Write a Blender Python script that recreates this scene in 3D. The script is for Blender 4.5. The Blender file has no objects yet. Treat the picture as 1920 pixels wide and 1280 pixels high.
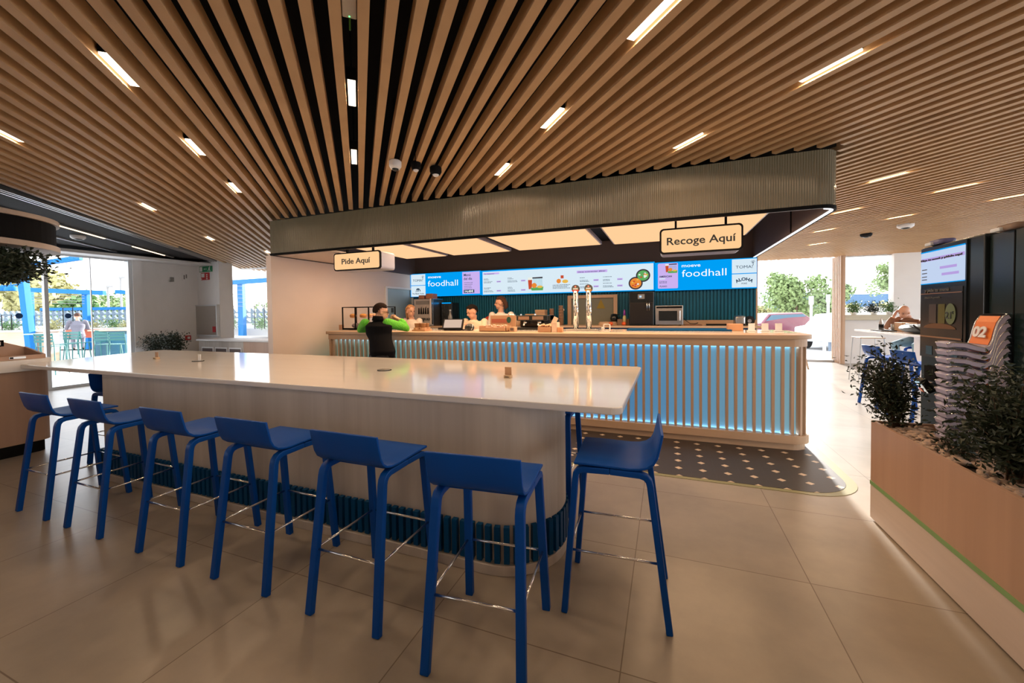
import bpy, bmesh, math, random
from mathutils import Vector, Matrix, Euler
random.seed(7)
scene = bpy.context.scene
COL = scene.collection
R = math.radians
PI = math.pi
# ------------------------------------------------------------------ camera
YAW = math.atan(290/750.); PITCH = 0.025; ROLL = 0.012
fw = Vector((-math.sin(YAW)*math.cos(PITCH), math.cos(YAW)*math.cos(PITCH), -math.sin(PITCH)))
rt = Vector((math.cos(YAW), math.sin(YAW), 0)); up = rt.cross(fw)
r2 = math.cos(ROLL)*rt - math.sin(ROLL)*up; u2 = math.sin(ROLL)*rt + math.cos(ROLL)*up
cd = bpy.data.cameras.new('camera'); cam = bpy.data.objects.new('camera', cd); COL.objects.link(cam)
mw = Matrix.Identity(4)
for i in range(3):
    mw[i][0] = r2[i]; mw[i][1] = u2[i]; mw[i][2] = -fw[i]
mw[2][3] = 1.48
cam.matrix_world = mw
cd.sensor_fit = 'HORIZONTAL'; cd.sensor_width = 36; cd.lens = 36*750/1920
cd.shift_y = -(640-603.75)/1920
cd.clip_start = 0.05; cd.clip_end = 500
scene.camera = cam
# ------------------------------------------------------------------ light
scene.view_settings.view_transform = 'Standard'; scene.view_settings.look = 'None'
scene.view_settings.gamma = 1; scene.view_settings.use_curve_mapping = False
scene.view_settings.exposure = 0.1
w = bpy.data.worlds.new('sky'); scene.world = w; w.use_nodes = True
wn = w.node_tree; wn.nodes.clear()
o = wn.nodes.new('ShaderNodeOutputWorld'); b = wn.nodes.new('ShaderNodeBackground')
tc = wn.nodes.new('ShaderNodeTexCoord'); sx = wn.nodes.new('ShaderNodeSeparateXYZ'); cr = wn.nodes.new('ShaderNodeValToRGB')
wn.links.new(tc.outputs['Generated'], sx.inputs[0]); wn.links.new(sx.outputs['Z'], cr.inputs[0])
cr.color_ramp.elements[0].position = 0.0; cr.color_ramp.elements[0].color = (0.93, 0.92, 0.90, 1)
cr.color_ramp.elements[1].position = 0.6; cr.color_ramp.elements[1].color = (0.80, 0.88, 1.0, 1)
wn.links.new(cr.outputs[0], b.inputs[0]); b.inputs[1].default_value = 4.0
wn.links.new(b.outputs[0], o.inputs[0])
def light(name, typ, loc, energy, color, rot=(0,0,0), **k):
    l = bpy.data.lights.new(name, typ); l.energy = energy; l.color = color
    for a, v in k.items(): setattr(l, a, v)
    ob = bpy.data.objects.new(name, l); ob.location = loc; ob.rotation_euler = rot; COL.objects.link(ob); return ob
light('sun', 'SUN', (0,0,20), 17.0, (1,.96,.90), Vector((-.04,-.92,-.25)).to_track_quat('-Z','Y').to_euler(), angle=R(3))
WARM = (1.0, 0.74, 0.48)
# ------------------------------------------------------------------ materials
MATS = {}
def principled(name, col, rough=.5, metal=0, spec=.5, emit=None, estr=0, trans=0, coat=0):
    if name in MATS: return MATS[name]
    m = bpy.data.materials.new(name); m.use_nodes = True; MATS[name] = m
    p = m.node_tree.nodes['Principled BSDF']
    p.inputs['Base Color'].default_value = (*col, 1); p.inputs['Roughness'].default_value = rough
    p.inputs['Metallic'].default_value = metal; p.inputs['Specular IOR Level'].default_value = spec
    p.inputs['Coat Weight'].default_value = coat; p.inputs['Transmission Weight'].default_value = trans
    if emit: p.inputs['Emission Color'].default_value = (*emit, 1); p.inputs['Emission Strength'].default_value = estr
    # gentle procedural variation, so no surface is a dead flat colour
    nt = m.node_tree; n = nt.nodes.new('ShaderNodeTexNoise'); n.inputs['Scale'].default_value = 9
    mx = nt.nodes.new('ShaderNodeMix'); mx.data_type = 'RGBA'; mx.blend_type = 'MULTIPLY'; mx.inputs[0].default_value = .10
    mx.inputs[6].default_value = (*col, 1); nt.links.new(n.outputs['Fac'], mx.inputs[7]); nt.links.new(mx.outputs[2], p.inputs['Base Color'])
    return m
def emis(name, col, s):
    if name in MATS: return MATS[name]
    m = bpy.data.materials.new(name); m.use_nodes = True; MATS[name] = m; nt = m.node_tree; nt.nodes.clear()
    o = nt.nodes.new('ShaderNodeOutputMaterial'); e = nt.nodes.new('ShaderNodeEmission')
    e.inputs[0].default_value = (*col, 1); e.inputs[1].default_value = s; nt.links.new(e.outputs[0], o.inputs[0]); return m
def wood(name, c1, c2, rough=.45, axis='Z', scale=1.0, spec=.4):
    if name in MATS: return MATS[name]
    m = principled(name, c1, rough, spec=spec); nt = m.node_tree; p = nt.nodes['Principled BSDF']
    tc = nt.nodes.new('ShaderNodeTexCoord'); mp = nt.nodes.new('ShaderNodeMapping')
    s = {'X': (.6, 14, 14), 'Y': (14, .6, 14), 'Z': (14, 14, .6)}[axis]
    mp.inputs['Scale'].default_value = [v*scale for v in s]
    n = nt.nodes.new('ShaderNodeTexNoise'); n.inputs['Scale'].default_value = 1; n.inputs['Detail'].default_value = 6; n.inputs['Distortion'].default_value = .6
    mp2 = nt.nodes.new('ShaderNodeMapping'); s2 = {'X': (.2, 3, 3), 'Y': (3, .2, 3), 'Z': (3, 3, .2)}[axis]
    mp2.inputs['Scale'].default_value = s2
    n2 = nt.nodes.new('ShaderNodeTexNoise'); n2.inputs['Scale'].default_value = 1
    ad = nt.nodes.new('ShaderNodeMath'); ad.operation = 'MULTIPLY_ADD'; ad.inputs[1].default_value = .5
    cr = nt.nodes.new('ShaderNodeValToRGB'); cr.color_ramp.elements[0].position = .36; cr.color_ramp.elements[1].position = .9
    cr.color_ramp.elements[0].color = (*c2, 1); cr.color_ramp.elements[1].color = (*c1, 1)
    k = nt.links.new
    k(tc.outputs['Object'], mp.inputs[0]); k(mp.outputs[0], n.inputs[0]); k(tc.outputs['Object'], mp2.inputs[0]); k(mp2.outputs[0], n2.inputs[0])
    k(n.outputs['Fac'], ad.inputs[0]); k(n2.outputs['Fac'], ad.inputs[2]); k(ad.outputs[0], cr.inputs[0]); k(cr.outputs[0], p.inputs['Base Color'])
    return m
def glassy(name, tint=(1,1,1), refl=.10):
    if name in MATS: return MATS[name]
    m = bpy.data.materials.new(name); m.use_nodes = True; MATS[name] = m; nt = m.node_tree; nt.nodes.clear()
    o = nt.nodes.new('ShaderNodeOutputMaterial'); t = nt.nodes.new('ShaderNodeBsdfTransparent'); g = nt.nodes.new('ShaderNodeBsdfGlossy')
    t.inputs[0].default_value = (*tint, 1); g.inputs['Roughness'].default_value = .02
    f = nt.nodes.new('ShaderNodeLayerWeight'); pw = nt.nodes.new('ShaderNodeMath'); pw.operation = 'POWER'; pw.inputs[1].default_value = 5
    mm = nt.nodes.new('ShaderNodeMath'); mm.operation = 'MULTIPLY_ADD'; mm.inputs[1].default_value = refl*4; mm.inputs[2].default_value = refl*.25
    mx = nt.nodes.new('ShaderNodeMixShader'); k = nt.links.new
    k(f.outputs['Facing'], pw.inputs[0]); k(pw.outputs[0], mm.inputs[0]); k(mm.outputs[0], mx.inputs[0]); k(t.outputs[0], mx.inputs[1]); k(g.outputs[0], mx.inputs[2]); k(mx.outputs[0], o.inputs[0])
    return m
def bump_noise(m, scale, strength, dist=.01):
    nt = m.node_tree; p = nt.nodes['Principled BSDF']; n = nt.nodes.new('ShaderNodeTexNoise'); n.inputs['Scale'].default_value = scale; n.inputs['Detail'].default_value = 5
    bm = nt.nodes.new('ShaderNodeBump'); bm.inputs['Strength'].default_value = strength; bm.inputs['Distance'].default_value = dist
    nt.links.new(n.outputs['Fac'], bm.inputs['Height']); nt.links.new(bm.outputs[0], p.inputs['Normal']); return m
# ------------------------------------------------------------------ geometry helpers: every one returns (verts, faces)
def join(*gs):
    V, F = [], []
    for v, f in gs:
        n = len(V); V += [tuple(p) for p in v]; F += [tuple(i+n for i in q) for q in f]
    return V, F
def xf(g, M):
    return [tuple(M @ Vector(p)) for p in g[0]], g[1]
def mv(g, x, y, z, rz=0): return xf(g, Matrix.Translation((x,y,z)) @ Matrix.Rotation(rz, 4, 'Z'))
def box(x0,x1,y0,y1,z0,z1):
    V = [(x0,y0,z0),(x1,y0,z0),(x1,y1,z0),(x0,y1,z0),(x0,y0,z1),(x1,y0,z1),(x1,y1,z1),(x0,y1,z1)]
    return V, [(0,3,2,1),(4,5,6,7),(0,1,5,4),(1,2,6,5),(2,3,7,6),(3,0,4,7)]
def prism(pts, z0, z1):
    n = len(pts); V = [(x,y,z0) for x,y in pts] + [(x,y,z1) for x,y in pts]
    return V, [tuple(reversed(range(n))), tuple(range(n,2*n))] + [(i,(i+1)%n,(i+1)%n+n,i+n) for i in range(n)]
def rrect(x0,x1,y0,y1,r,n=6,corners=(1,1,1,1)):
    """rounded rectangle, ccw; corners = (x0y0, x1y0, x1y1, x0y1)"""
    P = []
    for (cx,cy,a0,on,px,py) in ((x0+r,y0+r,180,corners[0],x0,y0),(x1-r,y0+r,270,corners[1],x1,y0),(x1-r,y1-r,0,corners[2],x1,y1),(x0+r,y1-r,90,corners[3],x0,y1)):
        if on:
            for i in range(n+1):
                a = R(a0+90*i/n); P.append((cx+r*math.cos(a), cy+r*math.sin(a)))
        else: P.append((px,py))
    return P
def ring(cx,cy,r,n=32): return [(cx+r*math.cos(2*PI*i/n), cy+r*math.sin(2*PI*i/n)) for i in range(n)]
def tube(pts, rad, n=10, cap=True, flat=1.0):
    """swept round tube with a radius per point"""
    pts = [Vector(p) for p in pts]; rad = rad if hasattr(rad,'__len__') else [rad]*len(pts)
    V, F = [], []; prev = None
    for i,p in enumerate(pts):
        d = (pts[min(i+1,len(pts)-1)]-pts[max(i-1,0)]).normalized()
        if prev is None:
            a = Vector((0,0,1)) if abs(d.z) < .9 else Vector((1,0,0)); u = d.cross(a).normalized()
        else:
            u = (prev - d*prev.dot(d)).normalized()
        prev = u; v = d.cross(u)
        for k in range(n):
            t = 2*PI*k/n; V.append(tuple(p + u*math.cos(t)*rad[i] + v*math.sin(t)*rad[i]*flat))
    for i in range(len(pts)-1):
        for k in range(n): F.append((i*n+k, i*n+(k+1)%n, (i+1)*n+(k+1)%n, (i+1)*n+k))
    if cap:
        F.append(tuple(reversed(range(n)))); m = (len(pts)-1)*n; F.append(tuple(range(m,m+n)))
    return V, F
def bar(pts, w, h, side=(1,0,0)):
    """rectangular section swept along pts; side = direction of the width w"""
    pts = [Vector(p) for p in pts]; s = Vector(side).normalized(); V, F = [], []
    for i,p in enumerate(pts):
        d = (pts[min(i+1,len(pts)-1)]-pts[max(i-1,0)]).normalized(); ss = (s-d*s.dot(d)).normalized(); t = d.cross(ss)
        for a,b_ in ((-1,-1),(1,-1),(1,1),(-1,1)): V.append(tuple(p+ss*a*w/2+t*b_*h/2))
    for i in range(len(pts)-1):
        for k in range(4): F.append((i*4+k, i*4+(k+1)%4, (i+1)*4+(k+1)%4, (i+1)*4+k))
    F.append((3,2,1,0)); m = (len(pts)-1)*4; F.append((m,m+1,m+2,m+3)); return V, F
def cyl(p0, p1, r, n=20, r1=None): return tube([p0,p1],[r, r if r1 is None else r1], n)
def lathe(cx,cy,prof,n=28):
    V, F = [], []
    for r_,z in prof:
        for k in range(n): a = 2*PI*k/n; V.append((cx+r_*math.cos(a), cy+r_*math.sin(a), z))
    for i in range(len(prof)-1):
        for k in range(n): F.append((i*n+k, i*n+(k+1)%n, (i+1)*n+(k+1)%n, (i+1)*n+k))
    F.append(tuple(reversed(range(n)))); m = (len(prof)-1)*n; F.append(tuple(range(m,m+n))); return V, F
def ell(c, r, n=16, m=10, M=None):
    V, F = [], []
    V.append((0,0,-1))
    for j in range(1,m):
        ph = -PI/2+PI*j/m
        for k in range(n): a = 2*PI*k/n; V.append((math.cos(ph)*math.cos(a), math.cos(ph)*math.sin(a), math.sin(ph)))
    V.append((0,0,1))
    for k in range(n): F.append((0, 1+(k+1)%n, 1+k))
    for j in range(m-2):
        for k in range(n): F.append((1+j*n+k, 1+j*n+(k+1)%n, 1+(j+1)*n+(k+1)%n, 1+(j+1)*n+k))
    t = len(V)-1
    for k in range(n): F.append((1+(m-2)*n+k, 1+(m-2)*n+(k+1)%n, t))
    V = [Vector((x*r[0], y*r[1], z*r[2])) for x,y,z in V]
    if M is not None: V = [M @ v for v in V]
    return [tuple(v+Vector(c)) for v in V], F
def loft(secs, n=20):
    """stack of horizontal-ish ellipses (x,y,z,rx,ry)"""
    V, F = [], []
    for (x,y,z,rx,ry) in secs:
        for k in range(n):
            a = 2*PI*k/n; c, s = math.cos(a), math.sin(a)
            e = .85; V.append((x+rx*math.copysign(abs(c)**e,c), y+ry*math.copysign(abs(s)**e,s), z))
    for i in range(len(secs)-1):
        for k in range(n): F.append((i*n+k, i*n+(k+1)%n, (i+1)*n+(k+1)%n, (i+1)*n+k))
    F.append(tuple(reversed(range(n)))); m = (len(secs)-1)*n; F.append(tuple(range(m,m+n))); return V, F
def face(pts): return [tuple(p) for p in pts], [tuple(range(len(pts)))]
BASE = {}
def wloc(p):
    v = Vector((0,0,0))
    while p is not None: v = v + p.location; p = p.parent
    return v
def mesh(name, g, m, parent=None, bevel=0, smooth=False, segs=2, flip=False, local=False):
    me = bpy.data.meshes.new(name); V, F = g
    if parent is not None and not local:
        L = wloc(parent); V = [(x-L.x, y-L.y, z-L.z) for x,y,z in V]
    me.from_pydata(V, [], F); me.validate()
    bm = bmesh.new(); bm.from_mesh(me)
    if len(F) > 1: bmesh.ops.recalc_face_normals(bm, faces=bm.faces)
    bm.to_mesh(me); bm.free()
    if isinstance(m, (list,tuple)):
        for q in m: me.materials.append(q)
    else: me.materials.append(m)
    if smooth:
        for p in me.polygons: p.use_smooth = True
    ob = bpy.data.objects.new(name, me); COL.objects.link(ob)
    if parent is not None: ob.parent = parent
    if bevel:
        md = ob.modifiers.new('bevel','BEVEL'); md.width = bevel; md.segments = segs; md.limit_method = 'ANGLE'; md.angle_limit = R(40)
        if smooth is False:
            for p in me.polygons: p.use_smooth = True
        wn_ = ob.modifiers.new('wn','WEIGHTED_NORMAL'); wn_.keep_sharp = True
    return ob
def tag(o, label, cat, group=None, kind=None):
    if label: o['label'] = label
    if cat: o['category'] = cat
    if group: o['group'] = group
    if kind: o['kind'] = kind
    return o
def thing(name, label, cat, loc=(0,0,0), group=None):
    e = bpy.data.objects.new(name, None); COL.objects.link(e); e.location = loc; e.empty_display_size = .1
    return tag(e, label, cat, group)
def struct(name, g, m, parent=None, **k):
    ob = mesh(name, g, m, parent, **k)
    if parent is None: ob['kind'] = 'structure'
    return ob
def dup(root, loc, rz=0, label=None, group=None, sc=None):
    r = root.copy(); COL.objects.link(r); r.location = loc; r.rotation_euler = (0,0,rz)
    if sc: r.scale = sc
    if label: r['label'] = label
    if group: r['group'] = group
    for ch in list(root.children):
        c = ch.copy(); COL.objects.link(c); c.parent = r
        for g in list(ch.children):
            d = g.copy(); COL.objects.link(d); d.parent = c
    return r
def text(name, s, m, parent, origin, xdir, h, bold=0, align='LEFT', width=None, updir=(0,0,1), depth=.002, arc=None, space=1):
    """lettering as a real, slightly raised mesh; h = cap height, origin = baseline start"""
    cu = bpy.data.curves.new(name, 'FONT'); cu.body = s; cu.size = h/0.73; cu.offset = bold*h; cu.extrude = depth; cu.align_x = align; cu.resolution_u = 3; cu.space_character = space
    ob = bpy.data.objects.new(name+'_tmp', cu); COL.objects.link(ob)
    dg = bpy.context.evaluated_depsgraph_get(); me = bpy.data.meshes.new_from_object(ob.evaluated_get(dg))
    bpy.data.objects.remove(ob); me.name = name
    X = Vector(xdir).normalized(); Z = Vector(updir).normalized(); N = X.cross(Z)
    sx_ = 1
    if width:
        xs = [v.co.x for v in me.vertices]; sx_ = width/max(1e-6, max(xs)-min(xs))
    L = wloc(parent) if parent is not None else Vector((0,0,0))
    for v in me.vertices:
        x, y, z = v.co.x*sx_, v.co.y, v.co.z
        if arc:
            a = x/arc; q = Vector((0,0,0)); p = X*((arc+y)*math.sin(a)) + Z*((arc+y)*math.cos(a)-arc) + N*z
        else: p = X*x + Z*y + N*z
        v.co = Vector(origin) + p - L
    me.materials.clear(); me.materials.append(m)
    o2 = bpy.data.objects.new(name, me); COL.objects.link(o2); o2.parent = parent; return o2
# ================================================================== palette
M_floor = bump_noise(principled('floor_tile', (.36,.29,.225), .30, spec=.55), 60, .03)
nt = M_floor.node_tree; p = nt.nodes['Principled BSDF']; k = nt.links.new
tc = nt.nodes.new('ShaderNodeTexCoord'); mp = nt.nodes.new('ShaderNodeMapping'); mp.inputs['Location'].default_value = (.18+.9*40, -1.65+.9*40, 0)
br = nt.nodes.new('ShaderNodeTexBrick'); br.offset = 0; br.squash = 1
br.inputs['Scale'].default_value = 1; br.inputs['Brick Width'].default_value = .9; br.inputs['Row Height'].default_value = .9
br.inputs['Mortar Size'].default_value = .0028; br.inputs['Mortar Smooth'].default_value = .1
br.inputs['Color1'].default_value = (.375,.33,.28,1); br.inputs['Color2'].default_value = (.335,.293,.248,1); br.inputs['Mortar'].default_value = (.17,.13,.10,1)
nz = nt.nodes.new('ShaderNodeTexNoise'); nz.inputs['Scale'].default_value = 1.6; nz.inputs['Detail'].default_value = 7; nz.inputs['Roughness'].default_value = .62
cr = nt.nodes.new('ShaderNodeValToRGB'); cr.color_ramp.elements[0].position = .3; cr.color_ramp.elements[1].position = .75
cr.color_ramp.elements[0].color = (.74,.74,.74,1); cr.color_ramp.elements[1].color = (1.12,1.1,1.06,1)
mx = nt.nodes.new('ShaderNodeMix'); mx.data_type = 'RGBA'; mx.blend_type = 'MULTIPLY'; mx.inputs[0].default_value = 1
k(tc.outputs['Object'], mp.inputs[0]); k(mp.outputs[0], br.inputs[0]); k(tc.outputs['Object'], nz.inputs[0]); k(nz.outputs['Fac'], cr.inputs[0])
k(br.outputs['Color'], mx.inputs[6]); k(cr.outputs[0], mx.inputs[7]); k(mx.outputs[2], p.inputs['Base Color'])
M_slat = wood('slat_wood', (.58,.37,.19), (.48,.295,.145), .5, 'Z', .4)
M_slat_geo = M_slat
M_black = principled('black_paint', (.006,.006,.007), .8, spec=.12)
M_dark = principled('charcoal', (.016,.015,.017), .75, spec=.15)
M_dbrown = principled('dark_brown_paint', (.14,.105,.10), .45)
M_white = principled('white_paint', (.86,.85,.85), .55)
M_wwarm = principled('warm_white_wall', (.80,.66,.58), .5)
M_quartz = principled('white_quartz', (.82,.79,.76), .09, spec=.6)
M_ash = wood('pale_ash_panel', (.57,.52,.47), (.38,.335,.295), .42, 'Z')
M_oak = wood('light_oak', (.62,.43,.29), (.47,.31,.20), .4, 'X')
M_oakz = wood('light_oak_upright', (.60,.41,.28), (.45,.29,.19), .4, 'Z')
M_beech = wood('beech_panel', (.52,.34,.245), (.40,.255,.18), .4, 'Z')
M_blue = principled('stool_blue', (.0005,.066,.35), .42, spec=.18)
M_chrome = principled('chrome', (.8,.8,.8), .2, metal=1)
M_steel = principled('brushed_steel', (.55,.54,.53), .30, metal=1)
M_teal = principled('teal_rib', (.0005,.065,.19), .45, spec=.15)
M_tealw = principled('teal_wall', (.008,.135,.235), .45, spec=.25)
M_green = principled('green_strip', (.22,.40,.16), .45)
M_gray = principled('mid_gray', (.25,.25,.25), .5)
M_glass = glassy('window_glass', (1,1,1), .05)
M_leaf = principled('dark_leaf', (.020,.034,.016), .5)
M_leaf2 = principled('fresh_leaf', (.09,.19,.05), .55)
M_leaf3 = principled('pale_leaf', (.20,.28,.10), .6)  # paler, yellower green for outdoor foliage
M_leaf4 = principled('yellow_leaf', (.36,.34,.14), .6)
M_stem = principled('stem', (.10,.06,.035), .8)
M_skin = principled('skin', (.62,.33,.22), .5)
M_kraft = principled('kraft_card', (.52,.31,.18), .7)
M_pave = principled('pale_paving', (.62,.61,.59), .7)
M_skyblue = principled('pergola_blue', (.008,.15,.42), .6, spec=.2)
M_black_gloss = principled('black_gloss', (.012,.016,.018), .18, spec=.5)
M_slate = principled('slate_ink', (.06,.07,.075), .6)
E_strip = emis('strip_glow', (1,.80,.56), 5)
E_panel = emis('ceiling_panel_glow', (1,.58,.30), 1.02)
E_led = emis('led_white', (.92,.95,1), 2.2)
def lamp_in(parent_name, loc, sx_, sy_, e, col, rz=0):
    return light(parent_name, 'AREA', loc, e, col, (0,0,rz), shape='RECTANGLE', size=sx_, size_y=sy_)
# ================================================================== setting
H = 2.87; SD = Vector((-.6691,.7431,0)); SN = Vector((.7431,.6691,0))   # slat direction and its normal
struct('floor', box(-12.0,9.0,-5.0,14.2,-.08,0), M_floor)
tag(struct('ground', box(-90,90,-30,120,-.3,-.09), M_pave), None, None)
# --- slatted ceiling
def clip_seg(o_, d_, polys):
    """parameter range of a line inside a convex polygon"""
    t0, t1 = -1e9, 1e9; n = len(polys)
    for i in range(n):
        ax, ay = polys[i]; bx, by = polys[(i+1)%n]; nx, ny = -(by-ay), (bx-ax)
        den = nx*d_.x+ny*d_.y; num = nx*(ax-o_.x)+ny*(ay-o_.y)
        if abs(den) < 1e-9:
            if num > 0: return None
            continue
        t = num/den
        if den > 0: t0 = max(t0,t)
        else: t1 = min(t1,t)
    return (t0,t1) if t1-t0 > .05 else None
room = [(-.66,-4.9),(8.9,-4.9),(8.9,13.4),(-12.0,13.4),(-12.0,8.40)]
stall = [(-5.45,4.25),(1.41,4.25),(1.41,7.9),(-5.45,7.9)]
G = []
o0 = Vector((-3.683,4.158,0)); SP = .1235; SW = .052; SH = .085
for kk in range(-80, 110):
    oc = o0 + SN*(kk*SP)
    r_ = clip_seg(oc, SD, room)
    if not r_: continue
    segs_ = [r_]; st = clip_seg(oc, SD, stall)
    if st:
        segs_ = []
        if st[0] > r_[0]+.02: segs_.append((r_[0], min(st[0]-.02, r_[1])))
        if st[1] < r_[1]-.02: segs_.append((max(st[1]+.02, r_[0]), r_[1]))
    for a, b_ in segs_:
        if b_-a < .05: continue
        P0, P1 = oc+SD*a, oc+SD*b_
        G.append(bar([(P0.x,P0.y,H+SH/2),(P1.x,P1.y,H+SH/2)], SW, SH, SN))
ce = struct('ceiling', prism([(-.58,-5),(9,-5),(9,14.2),(-12.0,14.2),(-12.0,8.40)], 3.42, 3.5), M_black)
mesh('slats', join(*G), M_slat, ce)
mesh('plenum_liner', join(bar([(-12,8.38,3.15),(-.62,-4.93,3.15)], .02, .5, (0.7,.7,0))), M_black, ce)
# --- low black ceiling at the left with its white surround
st2 = struct('ceiling_left', prism([(-12.1,-5),(-.66,-5),(-10.80,6.90),(-10.85,7.0),(-12.1,7.0)], 2.92, 2.98), M_dark)
for off in (.05,.10,.16):
    q0 = Vector((-6.57,2.03,0)); q1 = Vector((-10.72,6.90,0)); dd = (q1-q0).normalized(); nn = Vector((-dd.y,dd.x,0))
    a = q0-dd*6+nn*off; b_ = q1+nn*off
    mesh('track_rail', bar([(a.x,a.y,2.885),(b_.x,b_.y,2.885)], .022, .05, tuple(nn)), M_steel, st2)
struct('trim_1', box(-12.0,-11.2,-4.9,7.0,2.80,2.86), M_white)
# --- left glass wall
def window(name, glass, frames, fm, glass_mat=None, **k):
    w_ = struct(name, glass, glass_mat or M_glass)
    for f in frames: mesh('window_frame', f, fm, w_, bevel=.004)
    return w_
M_alu = principled('white_aluminium', (.72,.76,.80), .35)
window('window_1', box(-11.71,-11.69,-4.8,5.5,.06,2.76), [box(-11.75,-11.65,4.12,4.18,.0,2.78), box(-11.72,-11.68,-4.8,5.5,0,.06), box(-11.75,-11.65,5.48,5.55,0,2.80), box(-11.72,-11.68,4.83,4.845,.06,2.76), box(-11.72,-11.68,-4.8,5.5,2.76,2.80),box(-11.75,-11.65,1.9,1.96,0,2.78),box(-11.75,-11.65,-.4,-.34,0,2.78)], M_alu)
struct('wall_left', join(box(-11.95,-11.62,5.55,5.72,0,2.8), box(-12.1,-11.72,5.72,6.05,0,2.92), box(-12.1,-11.75,6.05,7.0,0,2.95), box(-12.0,-10.88,7.0,7.35,0,3.2)), M_white)
window('window_2', box(-14.0,-5.5,8.30,8.32,.3,2.86), [box(-14,-5.5,8.26,8.36,2.84,2.94), box(-14,-5.5,8.2,8.4,.0,.86), box(-5.56,-5.5,8.26,8.36,.86,2.86), box(-14,-13.9,8.26,8.36,.86,2.86)], M_white)
# --- stall
wl = struct('wall_stall_side', join(box(-5.55,-5.45,4.25,6.85,0,2.36), box(-5.55,-5.45,6.85,7.78,2.03,2.36)), M_wwarm)
dr = struct('door_1', box(-5.50,-5.47,6.87,7.76,0.005,2.01), principled('pale_blue_door', (.38,.50,.55), .4))
mesh('door_frame', join(box(-5.56,-5.43,6.81,6.87,0,2.05), box(-5.56,-5.43,7.76,7.80,0,2.05), box(-5.56,-5.43,6.87,7.76,2.01,2.05)), M_white, dr, bevel=.004)
mesh('door_sign', box(-5.47,-5.463,7.02,7.10,1.50,1.60), M_slate, dr)
mesh('door_handle', join(box(-5.47,-5.42,6.96,6.98,1.12,1.14), box(-5.425,-5.41,6.96,7.10,1.12,1.14)), M_steel, dr)
wb = struct('wall_menu', join(box(-5.55,1.415,7.82,7.92,0,2.86)), M_dbrown)
ribs = [box(-5.45,1.41,7.80,7.82,0,1.84)]
x = -5.44
while x < 1.40: ribs.append(box(x,x+.032,7.775,7.80,0,1.84)); x += .055
mesh('ribbed_cladding', join(*ribs), M_tealw, wb)
mesh('wall_end_cap', box(1.405,1.43,7.77,7.93,0,2.36), M_oakz, wb)
struct('ceiling_stall', box(-5.45,1.30,4.36,7.82,2.82,2.86), M_dark)
# bulkhead ring: ribbed translucent facing on a dark core
def path_ring(off):
    pts = [(-5.45-off, 7.85)]
    pts.append((-5.45-off, 4.25-off))
    r_ = .17+off; cx, cy = 1.24, 4.42
    for i in range(9):
        a = R(-90+90*i/8); pts.append((cx+r_*math.cos(a), cy+r_*math.sin(a)))
    pts.append((1.41+off, 7.85)); return pts
def wall_strip(p_out, p_in, z0, z1):
    n = len(p_out); V = []
    for (a,b_) in zip(p_out,p_in): V += [(a[0],a[1],z0),(a[0],a[1],z1),(b_[0],b_[1],z1),(b_[0],b_[1],z0)]
    F = []
    for i in range(n-1):
        for q in range(4): F.append((i*4+q, i*4+(q+1)%4, (i+1)*4+(q+1)%4, (i+1)*4+q))
    F += [(3,2,1,0), tuple((n-1)*4+q for q in range(4))]; return V, F
M_poly = principled('ribbed_polycarbonate', (.20,.165,.125), .2, spec=.6)
nt = M_poly.node_tree; p = nt.nodes['Principled BSDF']
tc = nt.nodes.new('ShaderNodeTexCoord'); wv = nt.nodes.new('ShaderNodeTexWave'); wv.inputs['Scale'].default_value = 16; bm_ = nt.nodes.new('ShaderNodeBump'); bm_.inputs['Distance'].default_value = .006; bm_.inputs['Strength'].default_value = .9
nt.links.new(tc.outputs['Object'], wv.inputs[0]); nt.links.new(wv.outputs['Fac'], bm_.inputs['Height']); nt.links.new(bm_.outputs[0], p.inputs['Normal'])
p.inputs['Emission Color'].default_value = (.45,.62,.25,1); p.inputs['Emission Strength'].default_value = .018
bk = thing('canopy_bulkhead', 'ribbed grey-brown canopy band running above the food counter, rounded at its right corner', 'canopy', (-2,4.25,2.36))
mesh('ribbed_facing', wall_strip(path_ring(0), path_ring(-.012), 2.385, 2.86), M_poly, bk, smooth=False)
mesh('inner_lining', wall_strip(path_ring(-.014), path_ring(-.05), 2.36, 2.86), M_dbrown, bk)
mesh('edge_strip', wall_strip(path_ring(.006), path_ring(-.014), 2.355, 2.385), M_black, bk)
mesh('light_line', wall_strip(path_ring(-.018)[4:], path_ring(-.04)[4:], 2.352, 2.36), E_led, bk)
mesh('soffit_panel', box(-5.43,-4.35,4.32,5.56,2.36,2.38), M_wwarm, bk)
mesh('lining_joint', box(1.352,1.36,5.55,5.58,2.37,2.82), M_black, bk)
# light panels
for i,(x0,x1,y0,y1,lab) in enumerate(((-4.30,-3.50,4.62,5.98,'leftmost large glowing light panel under the canopy, narrowest of the four'),(-3.34,-2.33,4.62,5.96,'second glowing ceiling light panel from the left under the canopy'),(-2.15,-.90,4.62,5.94,'third glowing ceiling light panel from the left under the canopy'),(-.70,.95,4.62,6.0,'rightmost and widest glowing light panel, partly behind the Recoge Aquí sign'))):
    t = thing('light_panel', lab, 'light panel', ((x0+x1)/2,(y0+y1)/2,2.45), 'glowing panels above the counter')
    mesh('frame', box(x0-.02,x1+.02,y0-.02,y1+.02,2.455,2.50), principled('lilac_frame',(.35,.33,.42),.4), t)
    mesh('diffuser', box(x0,x1,y0,y1,2.448,2.455), E_panel, t)
    for yy in (y0+.25,y1-.25): mesh('hanger', cyl(((x0+x1)/2,yy,2.50),((x0+x1)/2,yy,2.82),.006,6), M_black, t)
    lamp_in('panel_light', ((x0+x1)/2,(y0+y1)/2,2.44), x1-x0, y1-y0, 24*(x1-x0), (1,.64,.36))
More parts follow.
